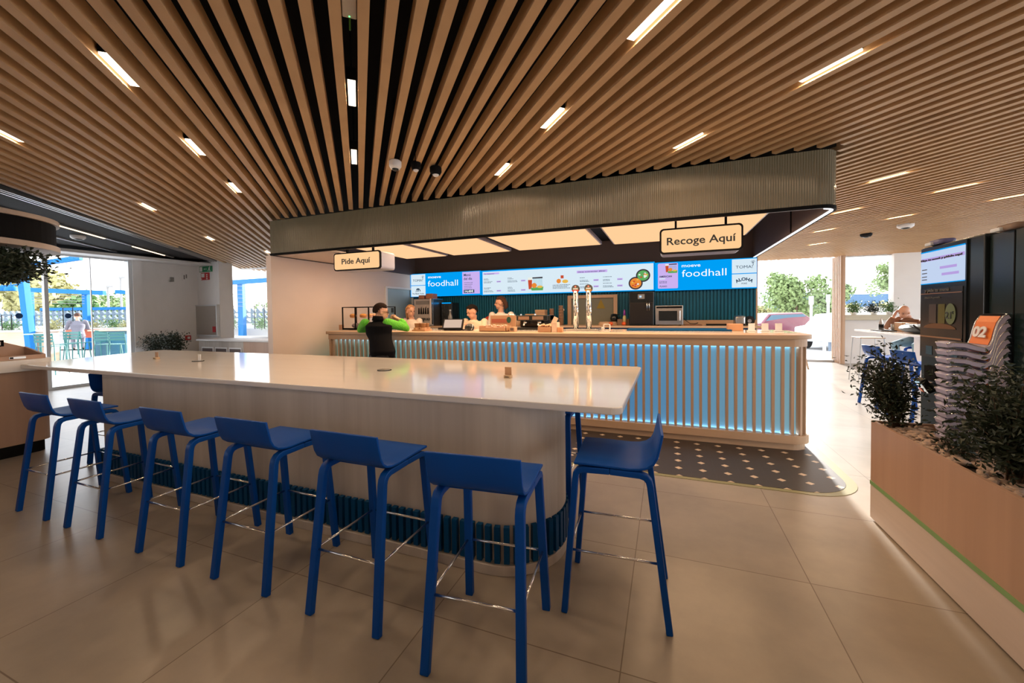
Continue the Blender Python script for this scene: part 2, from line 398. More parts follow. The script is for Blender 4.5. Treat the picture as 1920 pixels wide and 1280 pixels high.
# right end: back window wall, ribbed screen, pillars
window('window_3', box(1.5,4.30,13.50,13.52,.05,2.86), [box(1.45,4.3,13.46,13.56,0,.05)], M_alu)
window('window_4', box(4.40,5.45,13.32,13.34,1.27,2.86), [box(4.40,5.45,13.28,13.38,2.84,2.88)], M_alu)
struct('wall_back_right', join(box(4.40,9.0,13.25,13.42,0,1.16), box(5.45,6.05,13.15,13.42,1.16,2.87)), M_white)
struct('wall_right', join(box(6.0,6.7,13.2,13.42,1.16,2.87), box(8.9,9.0,-5,13.4,0,.1), box(8.9,9.0,-5,13.4,2.8,2.9)), principled('cream_wall',(.72,.70,.62),.5))
struct('trim_2', join(box(4.40,5.45,13.10,13.42,1.16,1.30)), principled('cream_sill',(.62,.58,.46),.5), bevel=.01)
struct('unseen_sun_block', join(box(-5.5,1.2,8.1,20,-.09,6.5), box(-14,-5.5,15,20,-.09,6.5)), M_white)  # unseen mass added to keep the low sun out of the left window
struct('wall_back', box(-12,9,-5.1,-5.0,0,3.4), M_wwarm)
struct('wall_stall_back', box(-5.55,1.41,7.92,8.0,0,3.4), M_wwarm)
sc_ = [box(4.34,4.40,13.03,13.66,0.0,2.87)]
for i in range(6): sc_.append(box(4.30,4.34,13.04+i*.108,13.10+i*.108,0.0,2.87))
t = thing('slatted_screen', 'tall narrow wooden slatted screen by the window, right of the red car', 'screen', (4.36,13.3,0))
mesh('upright_slats', join(*sc_), M_oakz, t)
# ================================================================== tiled apron in front of the counter
M_mos = principled('mosaic_dark', (.03,.024,.022), .42, spec=.35)
nt = M_mos.node_tree; p = nt.nodes['Principled BSDF']; k = nt.links.new
tc = nt.nodes.new('ShaderNodeTexCoord'); mp = nt.nodes.new('ShaderNodeMapping'); s_ = 1/.115; mp.inputs['Scale'].default_value = (4.88,5.1,1)
sp_ = nt.nodes.new('ShaderNodeSeparateXYZ'); k(tc.outputs['Object'], mp.inputs[0]); k(mp.outputs[0], sp_.inputs[0])
def mth(op, a, b_=None, c=None):
    n = nt.nodes.new('ShaderNodeMath'); n.operation = op
    for i,v in enumerate((a,b_,c)):
        if v is None: continue
        if isinstance(v,(int,float)): n.inputs[i].default_value = v
        else: k(v, n.inputs[i])
    return n.outputs[0]
row = mth('FLOOR', sp_.outputs['Y']); sh = mth('MULTIPLY', mth('MODULO', mth('ADD', row, 100), 2), 0)
fx = mth('ABSOLUTE', mth('SUBTRACT', mth('FRACT', mth('ADD', sp_.outputs['X'], mth('ADD', sh, 100))), .5))
fy = mth('ABSOLUTE', mth('SUBTRACT', mth('FRACT', mth('ADD', sp_.outputs['Y'], 100)), .5))
dd = mth('ADD', fx, fy); isd = mth('LESS_THAN', dd, .17)
g1 = mth('LESS_THAN', mth('ABSOLUTE', mth('SUBTRACT', fx, .5)), .008); grout = mth('MAXIMUM', g1, mth('LESS_THAN', mth('ABSOLUTE', mth('SUBTRACT', fy, mth('MULTIPLY', fx, .3))), .008))
m1 = nt.nodes.new('ShaderNodeMix'); m1.data_type='RGBA'; m1.inputs[6].default_value = (.052,.042,.037,1); m1.inputs[7].default_value = (.06,.05,.045,1); k(grout, m1.inputs[0])
m2 = nt.nodes.new('ShaderNodeMix'); m2.data_type='RGBA'; m2.inputs[7].default_value = (.62,.50,.38,1); k(isd, m2.inputs[0]); k(m1.outputs[2], m2.inputs[6]); k(m2.outputs[2], p.inputs['Base Color'])
struct('trim_3', prism(rrect(-5.45,1.49,3.78,7.5,.42,10,(0,1,0,0)), 0, .003), principled('sage_border',(.28,.27,.13),.35))
struct('trim_4', prism(rrect(-5.45,1.41,3.83,7.5,.36,10,(0,1,0,0)), .003, .005), M_mos)
# ================================================================== high table
T = thing('high_table', 'long white-topped communal high table clad in pale wood, lined with blue stools', 'table', (-2.6,2.8,0))
top = [(-6.33,2.045),(-.26,2.06)] + [(-.26+.05*math.sin(R(a)), 2.11-.05*math.cos(R(a))) for a in range(0,91,15)] + [(-.205,3.62),(-.235,3.655),(-6.86,3.62)] + [(-6.93,3.5),(-6.42,2.13),(-6.39,2.08)]
mesh('tabletop', prism(top, .952, .990), M_quartz, T, bevel=.007, segs=3)
bo = rrect(-4.86,-.60,2.065,2.76,.335,14,(0,1,1,0))
mesh('base', prism(bo, .275, .952), M_ash, T)
mesh('kick_recess', prism(rrect(-4.85,-.61,2.065,2.75,.33,14,(0,1,1,0)), .055, .275), M_ash, T)
mesh('plinth', prism(rrect(-4.87,-.585,2.015,2.80,.375,14,(0,1,1,0)), 0, .058), M_ash, T, bevel=.004)
rb = []
def along(poly, step):
    out = []; n = len(poly); carry = 0
    for i in range(n):
        a = Vector(poly[i]); b_ = Vector(poly[(i+1)%n]); L_ = (b_-a).length
        if L_ < 1e-6: continue
        d = (b_-a)/L_; t = carry
        while t < L_: out.append((a+d*t, d)); t += step
        carry = t-L_
    return out
for q, d in along(rrect(-4.855,-.605,2.045,2.77,.34,14,(0,1,1,0)), .0535):
    M = Matrix.Translation((q.x,q.y,0)) @ Matrix.Rotation(math.atan2(d.y,d.x),4,'Z')
    rb.append(xf(box(-.016,.016,-.018,.012,.066,.272), M))
mesh('kick_ribs', join(*rb), M_teal, T)
# ================================================================== bar stools
def make_stool():
    t = thing('bar_stool', '', 'bar stool')
    prof = [(.190,.742),(.10,.743),(0,.740),(-.07,.738),(-.115,.742),(-.150,.752),(-.176,.772),(-.192,.802),(-.204,.852),(-.216,.912)]
    V, F = [], []; n = len(prof)
    for (y,z) in prof:
        for xx,dz in ((-.205,0),(-.10,0),(0,0),(.10,0),(.205,0)): V.append((xx,y,z+dz))
    for i in range(n-1):
        for j in range(4): F.append((i*5+j,i*5+j+1,(i+1)*5+j+1,(i+1)*5+j))
    s = mesh('seat', (V,F), M_blue, t, smooth=True)
    md = s.modifiers.new('sol','SOLIDIFY'); md.thickness = .012; md.offset = 0
    md = s.modifiers.new('bv','BEVEL'); md.width = .003; md.segments = 2; md.limit_method = 'ANGLE'
    for sg in (-1,1):
        # bent-ply leg: foot, straight shank, tight bend, short rail under the seat
        bk_ = [(sg*.205,-.245,0),(sg*.185,-.163,.665),(sg*.185,-.157,.688),(sg*.185,-.143,.705),(sg*.184,-.118,.713),(sg*.184,.02,.716)]
        ft_ = [(sg*.205,.240,0),(sg*.185,.184,.665),(sg*.185,.180,.690),(sg*.185,.168,.706),(sg*.184,.145,.713),(sg*.184,.02,.716)]
        for q in (bk_, ft_): mesh('leg', bar(q, .040, .030, (1,0,0)), M_blue, t, bevel=.005)
    mesh('seat_rail', box(-.18,.18,-.075,.075,.705,.735), M_blue, t)
    z = .31; a = z/.655
    xb = .205-.020*a; yb = -.245+.082*a; yf = .240-.056*a
    mesh('footrest', join(cyl((-xb,yb,z),(xb,yb,z),.006,8), cyl((-xb,yf,z),(xb,yf,z),.006,8), cyl((-xb,yb,z),(-xb,yf,z),.006,8), cyl((xb,yb,z),(xb,yf,z),.006,8)), M_chrome, t, smooth=True)
    return t
st0 = make_stool(); GS = 'blue stools around the high table'
spots = [(-4.44,1.705,0,'leftmost of the six blue stools along the near side of the high table'),
 (-3.745,1.705,0,'second blue bar stool from the left along the near side'),
 (-2.895,1.705,0,'third blue bar stool from the left along the near side'),
 (-2.18,1.705,0,'fourth blue bar stool from the left along the near side'),
 (-1.445,1.69,0,'blue bar stool just left of the nearest one on the near side'),
 (-.745,1.625,R(5),'nearest blue bar stool, its feet reaching the bottom edge of the photo'),
 (-.245,2.12,R(93),'blue bar stool pulled up at the right end of the table, seat facing left'),
 (-5.20,2.40,R(-90),'blue bar stool at the left end of the table, its curved backrest showing'),
 (-.86,3.03,R(180),'blue bar stool on the far side, mostly hidden behind the right end of the table')]
for i,(x,y,rz,lab) in enumerate(spots):
    if i == 0: st0.location = (x,y,0); st0['label'] = lab; st0['group'] = GS; o_ = st0
    else: o_ = dup(st0, (x,y,0), rz, lab, GS)
# ================================================================== things on the table
def qr_stand(x, y, lab, s=1):
    t = thing('table_card_stand', lab, 'card stand', (x,y,.99), 'small card stands on the white table')
    mesh('card', box(x-.026*s,x+.026*s,y+.004,y+.008,1.0,1.07), M_kraft, t)
    mesh('foot', box(x-.028*s,x+.028*s,y-.018,y+.022,.99,1.012), principled('pale_block',(.66,.47,.30),.5), t, bevel=.003)
    text('lettering', 'Carta', M_slate, t, (x-.018,y-.0185,.996), (1,0,0), .010, .03)
qr_stand(-1.105, 2.76, 'small kraft card stand near the right end of the white table')
qr_stand(-5.47, 2.80, 'small wooden card stand near the left end of the white table')
for x,y,r_,lab in ((-2.28,2.82,.06,'round black-rimmed disc lying flat in the middle of the white table'),(-4.73,2.80,.055,'round disc with an upright card toward the left of the white table')):
    t = thing('table_disc', lab, 'charging disc', (x,y,.99), 'discs set on the white table')
    mesh('rim', lathe(x,y,[(r_,.9905),(r_,.994),(r_-.006,.996)]), M_black, t, smooth=True)
    mesh('face', lathe(x,y,[(r_-.008,.995),(r_-.008,.9975)]), M_steel, t)
t = thing('white_card', 'small white card standing on the disc at the left of the table', 'card', (-4.73,2.81,.997))
mesh('card_body', box(-4.745,-4.70,2.808,2.812,.9977,1.065), M_white, t)
# ================================================================== food counter
CT = thing('service_counter', 'long food counter with wooden slats over glowing blue and green panels', 'counter', (-2,5.0,0))
cf = rrect(-5.06,1.42,4.86,6.05,.20,8,(0,1,1,0))
mesh('countertop', prism(cf, 1.165, 1.21), M_oak, CT, bevel=.006)
mesh('fascia', prism(rrect(-5.03,1.385,4.885,6.0,.19,8,(0,1,1,0)), 1.085, 1.165), M_oak, CT)
mesh('worktop', prism(rrect(-5.0,1.36,5.22,6.02,.1,6,(0,1,1,0)), 1.2105, 1.2125), M_quartz, CT)
mesh('base_rail', prism(rrect(-5.03,1.40,4.875,6.0,.19,8,(0,1,1,0)), .075, .16), M_oak, CT, bevel=.004)
mesh('plinth', prism(rrect(-5.0,1.37,4.91,5.95,.17,8,(0,1,1,0)), .003, .075), M_oak, CT)
M_glow = bpy.data.materials.new('backlit_panel'); M_glow.use_nodes = True; nt = M_glow.node_tree; p = nt.nodes['Principled BSDF']
tc = nt.nodes.new('ShaderNodeTexCoord'); sp_ = nt.nodes.new('ShaderNodeSeparateXYZ'); mr = nt.nodes.new('ShaderNodeMapRange'); mr.inputs[1].default_value = -5.1; mr.inputs[2].default_value = 1.4
cr = nt.nodes.new('ShaderNodeValToRGB'); E_ = cr.color_ramp.elements
E_[0].position = 0; E_[0].color = (.19,.42,.31,1); E_[1].position = 1; E_[1].color = (.27,.52,.60,1)
for pos,c in ((.22,(.17,.42,.42,1)),(.45,(.10,.34,.55,1)),(.62,(.03,.22,.55,1)),(.82,(.10,.36,.64,1))):
    e = E_.new(pos); e.color = c
nt.links.new(tc.outputs['Object'], sp_.inputs[0]); nt.links.new(sp_.outputs['X'], mr.inputs[0]); nt.links.new(mr.outputs[0], cr.inputs[0])
nt.links.new(cr.outputs[0], p.inputs['Emission Color']); p.inputs['Emission Strength'].default_value = .5; p.inputs['Base Color'].default_value = (.16,.28,.36,1); p.inputs['Roughness'].default_value = .4
panel_local = mesh('glowing_panel', prism(rrect(-5.0,1.34,4.955,5.95,.14,8,(0,1,1,0)), .16, 1.085), M_glow, CT)
mr.inputs[1].default_value = -5.1+2; mr.inputs[2].default_value = 1.4+2
for z_, rx_ in ((.165, PI), (1.083, 0)):
    light('counter_led', 'AREA', (-1.8,4.945,z_), 3.5, (.45,.75,1), (rx_,0,0), shape='RECTANGLE', size=6.2, size_y=.012)
sl = []
for q, d in along(rrect(-5.01,1.365,4.905,5.97,.17,8,(0,1,1,0)), .0865):
    if q.y > 5.9 or q.x < -4.99 and q.y > 5: continue
    M = Matrix.Translation((q.x,q.y,0)) @ Matrix.Rotation(math.atan2(d.y,d.x),4,'Z')
    sl.append(xf(box(-.014,.014,-.012,.038,.158,1.09), M))
mesh('slats', join(*sl), M_oakz, CT)
# back counter along the menu wall
B = thing('back_counter', 'low back counter under the menu wall with a teal front and pale top', 'counter', (.2,7.4,0))
mesh('top', box(-1.9,1.38,7.15,7.77,1.185,1.22), M_oak, B, bevel=.004)
mesh('front', box(-1.85,1.30,7.22,7.77,0,1.185), M_teal, B)
mesh('upstand', box(.25,1.40,7.735,7.772,1.22,1.30), M_oak, B)
B = thing('prep_counter', 'pale work counter behind the staff on the left of the stall', 'counter', (-3.6,7.4,0))
mesh('top', box(-5.2,-1.95,7.15,7.77,1.17,1.21), M_oak, B, bevel=.004)
mesh('front', box(-5.15,-2.0,7.2,7.77,0,1.17), M_steel, B)
# hatch
B = thing('serving_hatch', 'wood-framed serving hatch in the teal wall behind the beer taps', 'hatch', (-1.33,7.77,1.2))
mesh('frame', join(box(-1.81,-1.74,7.70,7.79,1.21,1.79), box(-.93,-.86,7.70,7.79,1.21,1.79), box(-1.74,-.93,7.70,7.79,1.73,1.79)), M_oakz, B, bevel=.004)
mesh('shutter', box(-1.74,-.93,7.745,7.765,1.21,1.73), principled('grey_green_pane',(.20,.21,.17),.3), B)
t = thing('warning_sticker', 'olive yellow triangular warning sticker on the hatch pane', 'sticker', (-1.16,7.74,1.5))
V = [(-1.25,7.738,1.53),(-1.09,7.738,1.53),(-1.17,7.738,1.71)]
mesh('triangle', (V+[(a,b_+.004,c) for a,b_,c in V], [(0,1,2),(5,4,3),(0,3,4,1),(1,4,5,2),(2,5,3,0)]), principled('olive_yellow',(.30,.22,.02),.5), t)
# ================================================================== menu screens
def glow(name, col, s=.9): return emis('glow_'+name, col, s)
G_w = glow('white',(.72,.86,.95)); G_b = glow('blue',(.0,.36,.95)); G_l = glow('lilac',(.62,.46,.90)); G_lw = glow('pure',(.95,.97,1),1.0)
G_ink = glow('ink',(.02,.05,.10)); G_red = glow('red',(.60,.08,.03)); G_or = glow('orange',(.85,.27,.04)); G_yel = glow('yellow',(.85,.50,.08)); G_te = glow('teal',(.08,.42,.48)); G_gr = glow('green',(.12,.42,.12)); G_dk = glow('dark',(.05,.04,.05)); G_pl = glow('pale',(.85,.88,.80))
YS = 7.70
def pane(parent, name, x0,x1,z0,z1,m,lay=0,r=None):
    y = YS-.002-.0015*lay
    if r: P_ = rrect(x0,x1,z0,z1,r,5); return mesh(name, face([(a,y,c) for a,c in P_]), m, parent)
    return mesh(name, face([(x0,y,z0),(x1,y,z0),(x1,y,z1),(x0,y,z1)]), m, parent)
def disc(parent, name, cx,cz,rx,rz,m,lay=1,n=20): return mesh(name, face([(cx+rx*math.cos(2*PI*i/n), YS-.002-.0015*lay, cz+rz*math.sin(2*PI*i/n)) for i in range(n)]), m, parent)
def stext(parent, s, x, z, h, m, bold=0, width=None, arc=None, align='LEFT'): return text('lettering', s, m, parent, (x, YS-.008, z), (1,0,0), h, bold, align, width, depth=.0008, arc=arc)
def small_print(parent, x, z, rows, w, m=None, step=.022, h=.009, seed=1):
    rr = random.Random(seed); Q = []
    for i in range(rows):
        xx = x; end = x+w*rr.uniform(.55,1)
        while xx < end:
            l = rr.uniform(.012,.035); Q.append(([(xx,YS-.007,z-i*step),(xx+l,YS-.007,z-i*step),(xx+l,YS-.007,z-i*step+h),(xx,YS-.007,z-i*step+h)], [(0,1,2,3)])); xx += l+.008
    mesh('small_print', join(*Q), m or G_ink, parent)
def palm(parent, x, z, s):
    Q = []
    for a in range(0,360,60): Q.append(face([(x,YS-.007,z),(x+s*math.cos(R(a-14)),YS-.007,z+s*math.sin(R(a-14))*.8),(x+s*1.2*math.cos(R(a+6)),YS-.007,z+s*1.1*math.sin(R(a+6)))]))
    Q.append(face([(x-.004,YS-.007,z),(x+.004,YS-.007,z),(x+.008,YS-.007,z-2.2*s),(x,YS-.007,z-2.2*s)])); mesh('palm_emblem', join(*Q), G_ink, parent)
def meal(parent, x, z, s):
    """cola glass, teal box and burger tray picture"""
    Q = lambda n, pts, m, l: mesh(n, face([(x+a*s, YS-.002-.0015*l, z+c*s) for a,c in pts]), m, parent)
    Q('cola', [(0,.5),(.22,.5),(.19,0),(.04,0)], G_red, 2); Q('glass_rim', [(0,.56),(.22,.56),(.22,.44),(0,.44)], G_pl, 3)
    Q('meal_box', [(.25,.52),(.72,.52),(.74,.10),(.28,.10)], G_te, 1); Q('box_lid', [(.23,.56),(.74,.57),(.74,.50),(.23,.50)], G_dk, 3)
    Q('tray', [(.12,.06),(.78,.10),(.75,-.07),(.2,-.07)], G_gr, 4)
    disc(parent, 'burger', x+.32*s, z+.17*s, .13*s, .12*s, G_or, 5); disc(parent, 'fries', x+.60*s, z+.10*s, .14*s, .06*s, G_yel, 5)
S = thing('menu_screen', 'left bright blue screen with a white foodhall logo and lilac Menú del día card', 'menu screen', (-4.5,7.74,1.85), 'menu screens over the stall wall')
mesh('housing', box(-5.45,-3.665,YS,7.775,1.845,2.372), M_black, S); pane(S,'screen_face',-5.45,-3.665,1.85,2.37,G_b)
pane(S,'logo_tile',-5.43,-5.05,2.115,2.355,G_w,1); pane(S,'logo_tile',-5.43,-5.05,1.858,2.10,G_w,1)
stext(S,'TOMA!',-5.38,2.195,.055,G_ink,0,.26); palm(S,-5.115,2.30,.028)
stext(S,'The Black Turtle',-5.40,1.91,.028,G_ink,.02,.31); mesh('dome_emblem', face([(-5.31+.0,YS-.006,1.96)]+[(-5.245+.065*math.cos(R(180-a)),YS-.006,1.975+.07*math.sin(R(a))) for a in range(0,181,15)]), G_ink, S)
for q_ in range(3): pane(S,'dome_stripe',-5.30+q_*.04,-5.28+q_*.04,1.965,2.01,G_w,5)
stext(S,'moeve',-4.98,2.255,.062,G_lw,.012,.33); stext(S,'foodhall',-4.985,2.075,.135,G_lw,-.005,.76)
pane(S,'menu_card',-4.115,-3.70,1.885,2.355,G_l,1); stext(S,'Menú',-4.08,2.265,.055,G_ink,.015); stext(S,'del día',-4.08,2.185,.055,G_ink,.015)
small_print(S,-4.07,2.12,4,.28,step=.038,seed=3); pane(S,'price_plate',-4.08,-3.83,1.905,1.975,G_ink,2); stext(S,'14,45€',-4.065,1.92,.042,G_lw,.04,.20)
S = thing('menu_screen', 'wide pale blue menu board with small print, burgers and bowls, in the middle', 'menu screen', (-1.9,7.74,1.85), 'menu screens over the stall wall')
mesh('housing', box(-3.66,-.20,YS,7.775,1.835,2.365), M_black, S); pane(S,'screen_face',-3.66,-.20,1.84,2.362,G_b); pane(S,'board',-3.63,-.22,1.86,2.335,G_w,1)
pane(S,'heading_bar',-3.61,-3.25,2.275,2.31,G_l,2); stext(S,'Tus desayunos',-3.60,2.28,.018,G_ink,.03,.24)
for (cx_,cz_,sd) in ((-3.60,2.18,1),(-3.60,1.99,2),(-3.06,2.18,3),(-3.06,1.99,4)):
    small_print(S,cx_,cz_,2,.14,seed=sd); small_print(S,cx_,cz_-.06,2,.24,seed=sd+9); pane(S,'price_tag',cx_+.29,cx_+.39,cz_-.075,cz_-.045,G_l,2); stext(S,'9,95€',cx_+.30,cz_-.069,.014,G_ink,.02,.075)
meal(S,-2.62,1.94,.42)
disc(S,'burger',-1.98,2.08,.045,.045,G_or,2); disc(S,'fries',-1.85,2.07,.06,.035,G_yel,2); pane(S,'cup',-1.94,-1.88,2.13,2.19,G_red,2); small_print(S,-2.10,2.0,4,.34,seed=15)
pane(S,'heading_bar',-1.62,-1.04,2.215,2.265,G_l,2); stext(S,'Otras sugerencias: ¡Elige!',-1.60,2.228,.022,G_ink,.03,.52)
for (cx_,cz_,sd) in ((-1.56,2.12,21),(-1.12,2.12,22),(-1.56,2.0,23),(-1.12,2.0,24)):
    small_print(S,cx_,cz_,1,.16,seed=sd); small_print(S,cx_,cz_-.05,2,.20,seed=sd+9); pane(S,'price_tag',cx_+.26,cx_+.36,cz_-.065,cz_-.03,G_l,2); stext(S,'9,95€',cx_+.27,cz_-.058,.014,G_ink,.02,.075)
for cx_,cz_,c1,c2 in ((-.40,2.12,G_gr,G_pl),(-.53,1.985,G_or,G_red)):
    disc(S,'bowl',cx_,cz_,.125,.118,G_dk,2,28); disc(S,'food',cx_,cz_,.10,.093,c1,3,24)
    rr = random.Random(int(cx_*100))
    for q_ in range(9): a = rr.uniform(0,6.28); d = rr.uniform(.02,.07); disc(S,'garnish',cx_+d*math.cos(a),cz_+d*math.sin(a),.02,.015,(c2,G_yel,G_pl,G_red)[q_%4],4+q_%3,8)
S = thing('menu_screen', 'right bright blue screen with lilac American card, foodhall logo and two white logo tiles', 'menu screen', (.6,7.74,1.85), 'menu screens over the stall wall')
mesh('housing', box(-.195,1.405,YS,7.775,1.825,2.345), M_black, S); pane(S,'screen_face',-.195,1.405,1.83,2.34,G_b)
pane(S,'menu_card',-.145,.19,1.87,2.32,G_l,1,.02); meal(S,-.02,2.16,.26); stext(S,'AMERICAN',-.12,2.07,.032,G_ink,.04,.21)
small_print(S,-.12,1.99,2,.2,seed=31); stext(S,'PLANO',-.115,1.895,.03,G_ink,.02,.12); pane(S,'white_line',-.12,-.02,2.035,2.055,G_w,2)
stext(S,'moeve',.245,2.235,.06,G_lw,.012,.30); stext(S,'foodhall',.25,2.065,.13,G_lw,-.005,.70)
pane(S,'logo_tile',1.035,1.40,2.09,2.325,G_w,1); pane(S,'logo_tile',1.035,1.40,1.85,2.075,G_w,1)
stext(S,'TOMA!',1.09,2.17,.05,G_ink,0,.25); palm(S,1.345,2.275,.028)
stext(S,'ALOHA',1.218,1.965,.052,G_ink,.05,None,.18,'CENTER'); stext(S,'POKÉ',1.218,1.905,.022,G_ink,.02,.08,None,'CENTER')
# ================================================================== hanging signs
E_sign = emis('sign_face_glow', (1,.60,.29), .95)
for (x0,x1,y,z0,z1,s,th,lab,hang) in ((-4.40,-3.60,4.42,2.095,2.335,'Pide Aquí',.085,'small lit hanging sign reading Pide Aquí over the left of the counter',(-3.75,-4.2)),
                             (-.06,.69,4.46,2.065,2.315,'Recoge Aquí',.085,'larger lit hanging sign reading Recoge Aquí over the right of the counter',(.09,.55))):
    t = thing('hanging_sign', lab, 'sign', ((x0+x1)/2,y,z0), 'lit signs hanging from the canopy')
    dz = 0.0
    P_ = rrect(x0,x1,z0,z1,.035,6)
    def slab(P_, ya, yb): n = len(P_); return ([(a,ya,c) for a,c in P_]+[(a,yb,c) for a,c in P_], [tuple(range(n)), tuple(reversed(range(n,2*n)))]+[(i,(i+1)%n,(i+1)%n+n,i+n) for i in range(n)])
    mesh('case', slab(P_, y, y+.30), principled('sign_lilac',(.42,.44,.58),.3), t)
    mesh('rim', slab(rrect(x0-.006,x1+.006,z0-.006,z1+.006,.04,6), y-.012, y+.012), M_dark, t)
    mesh('face', slab(rrect(x0+.012,x1-.012,z0+.012,z1-.012,.028,6), y-.016, y-.010), E_sign, t)
    w_ = (x1-x0)
    text('lettering', s, M_slate, t.children[-1], (x0+w_*(.17 if 'Pide' in s else .075), y-.018, z0+.085), (1,0,0), .078, .02, width=w_*(.62 if 'Pide' in s else .84))
    for hx in hang: mesh('hanger', box(hx-.01,hx+.01,y+.02,y+.05,z1,2.82), M_black, t)
# ================================================================== counter clutter
def at_counter(name,lab,cat,x,y,z=1.2125,group=None): return thing(name,lab,cat,(x,y,z),group)
# pastry display
M_case_glass = glassy('case_glass', (1,1,1), .06)
t = at_counter('pastry_case','black-framed glass display case with filled rolls at the left end of the counter','display case',-4.85,5.45,1.2125)
fr = []
x0,x1,y0,y1,z0,z1 = -5.13,-4.30,5.30,5.62,1.215,1.60
for xx in (x0,-4.86,-4.58,x1):
    for yy in (y0,y1): fr.append(box(xx-.008,xx+.008,yy-.008,yy+.008,z0,z1))
for yy in (y0,y1): fr.append(box(x0,x1,yy-.008,yy+.008,z1-.012,z1)); fr.append(box(x0,x1,yy-.008,yy+.008,z0,z0+.03))
for xx in (x0,x1): fr.append(box(xx-.008,xx+.008,y0,y1,z1-.012,z1))
mesh('frame', join(*fr), M_black, t); mesh('shelf', box(x0+.01,x1-.01,y0+.01,y1-.01,1.405,1.413), M_case_glass, t); mesh('floor_tray', box(x0+.02,x1-.02,y0+.02,y1-.02,1.216,1.235), M_dark, t)
mesh('glass', join(box(x0,x1,y0-.004,y0-.002,z0+.03,z1-.012), box(x0,x1,y0,y1,z1-.004,z1-.002)), M_case_glass, t)
M_bread = bump_noise(principled('golden_bread',(.75,.36,.09),.45),30,.3)
def roll(x,y,z,rz,lab):
    r_ = thing('filled_roll', lab, 'sandwich', (x,y,z), 'filled rolls in the display case')
    M = Matrix.Rotation(rz,3,'Z')
    mesh('bun_top', ell((x,y,z+.045),(.062,.045,.028),14,8,M), M_bread, r_, smooth=True)
    mesh('filling', ell((x,y,z+.030),(.064,.047,.010),14,6,M), principled('ham',(.62,.22,.12),.5), r_, smooth=True)
    mesh('bun_bottom', ell((x,y,z+.016),(.060,.043,.016),14,6,M), M_bread, r_, smooth=True)
for i,(x,y) in enumerate(((-5.02,5.42),(-4.80,5.42),(-4.70,5.50),(-4.53,5.42),(-4.42,5.50))):
    roll(x,y,1.414,i*.4,('leftmost filled roll on the glass shelf','filled roll right of the leftmost on the shelf, in front','filled roll behind the middle of the glass shelf','filled roll beside the second upright of the case','rightmost filled roll, behind the customer')[i])
for i,(x,y,c) in enumerate(((-4.98,5.45,(.30,.25,.28)),(-4.80,5.47,(.33,.26,.27)))):
    tag(mesh('dark_loaf', ell((x,y,1.28),(.085,.06,.045),14,8), principled('dark_loaf',c,.6), smooth=True), ('left dark round loaf on the lower tray of the case','right dark round loaf on the lower tray of the case')[i],'bread','dark loaves in the case')
tag(mesh('ketchup_box', box(-5.20,-5.14,5.28,5.34,1.2125,1.30), principled('tan_card',(.60,.33,.20),.6), bevel=.004),'small tan box left of the glass display case','box')
# drinks carrier with cups
def cup(x,y,z,h,r_,m,lab,grp,cat='cup',lid=None,n=18):
    c = thing('paper_cup', lab, cat, (x,y,z), grp)
    mesh('cup_body', lathe(x,y,[(r_*.72,z),(r_,z+h),(r_*1.05,z+h),(r_*1.05,z+h+.006)],n), m, c, smooth=True)
    if lid: mesh('lid', lathe(x,y,[(r_*1.08,z+h+.002),(r_*1.08,z+h+.012),(r_*.9,z+h+.02)],n), lid, c, smooth=True)
    return c
t = at_counter('drinks_carrier','moulded card drinks carrier on the counter beside the lime green sleeve','drinks carrier',-3.47,5.16)
mesh('tray', join(box(-3.58,-3.35,5.07,5.27,1.213,1.235), *[lathe(x,y,[(.048,1.22),(.052,1.265)],14) for x in (-3.52,-3.41) for y in (5.12,5.22)]), M_kraft, t)
for i,(x,y) in enumerate(((-3.52,5.12),(-3.41,5.12),(-3.52,5.22),(-3.41,5.22))):
    cup(x,y,1.236,.088,.038,principled('cup_brown',(.40,.24,.14),.5),('front left','front right','back left','back right')[i]+' brown coffee cup in the card carrier','brown cups in the carrier')
# stacks of kraft cups (back counter)
for j,(x,n_) in enumerate(((-2.06,5),(-1.88,6))):
    for i in range(n_): cup(x,7.45,1.213+i*.055,.10,.045,M_kraft,('kraft cup in the left stack behind the coffee machine','kraft cup in the right stack behind the coffee machine')[j],'kraft cups stacked behind the coffee machine (%s stack)'%('left','right')[j],n=14)
# till
t = at_counter('point_of_sale_screen','tilted touch screen till in front of the dark-haired barista','till',-3.0,5.33)
M = Matrix.Translation((-3.02,5.33,1.30)) @ Matrix.Rotation(R(8),4,'Z') @ Matrix.Rotation(R(-28),4,'X')
mesh('bezel', xf(box(-.165,.165,-.012,.012,-.075,.095), M), M_dark, t, bevel=.006); mesh('display', xf(box(-.140,.140,-.016,-.010,-.055,.078), M), emis('till_display',(.85,.62,.48),.75), t)
mesh('stand', join(box(-3.14,-2.86,5.26,5.45,1.2125,1.228), xf(box(-.04,.04,.01,.06,-.08,.05),M)), M_dark, t)
t = at_counter('card_reader','black card reader dome right of the till','card reader',-2.74,5.32)
mesh('body', ell((-2.74,5.33,1.255),(.075,.06,.06),16,10), M_black_gloss, t, smooth=True); mesh('trim', tube([(-2.69,5.275,1.225),(-2.672,5.30,1.27),(-2.69,5.33,1.305)],.004,6), M_chrome, t)
t = at_counter('barcode_scanner','dark handheld scanner lying left of the till','scanner',-3.28,5.55)
mesh('handle', tube([(-3.38,5.5,1.235),(-3.28,5.52,1.235),(-3.20,5.54,1.245)],[.018,.02,.028],10), M_dark, t, smooth=True); mesh('head', ell((-3.17,5.55,1.25),(.04,.03,.028),12,8), M_dark, t, smooth=True)
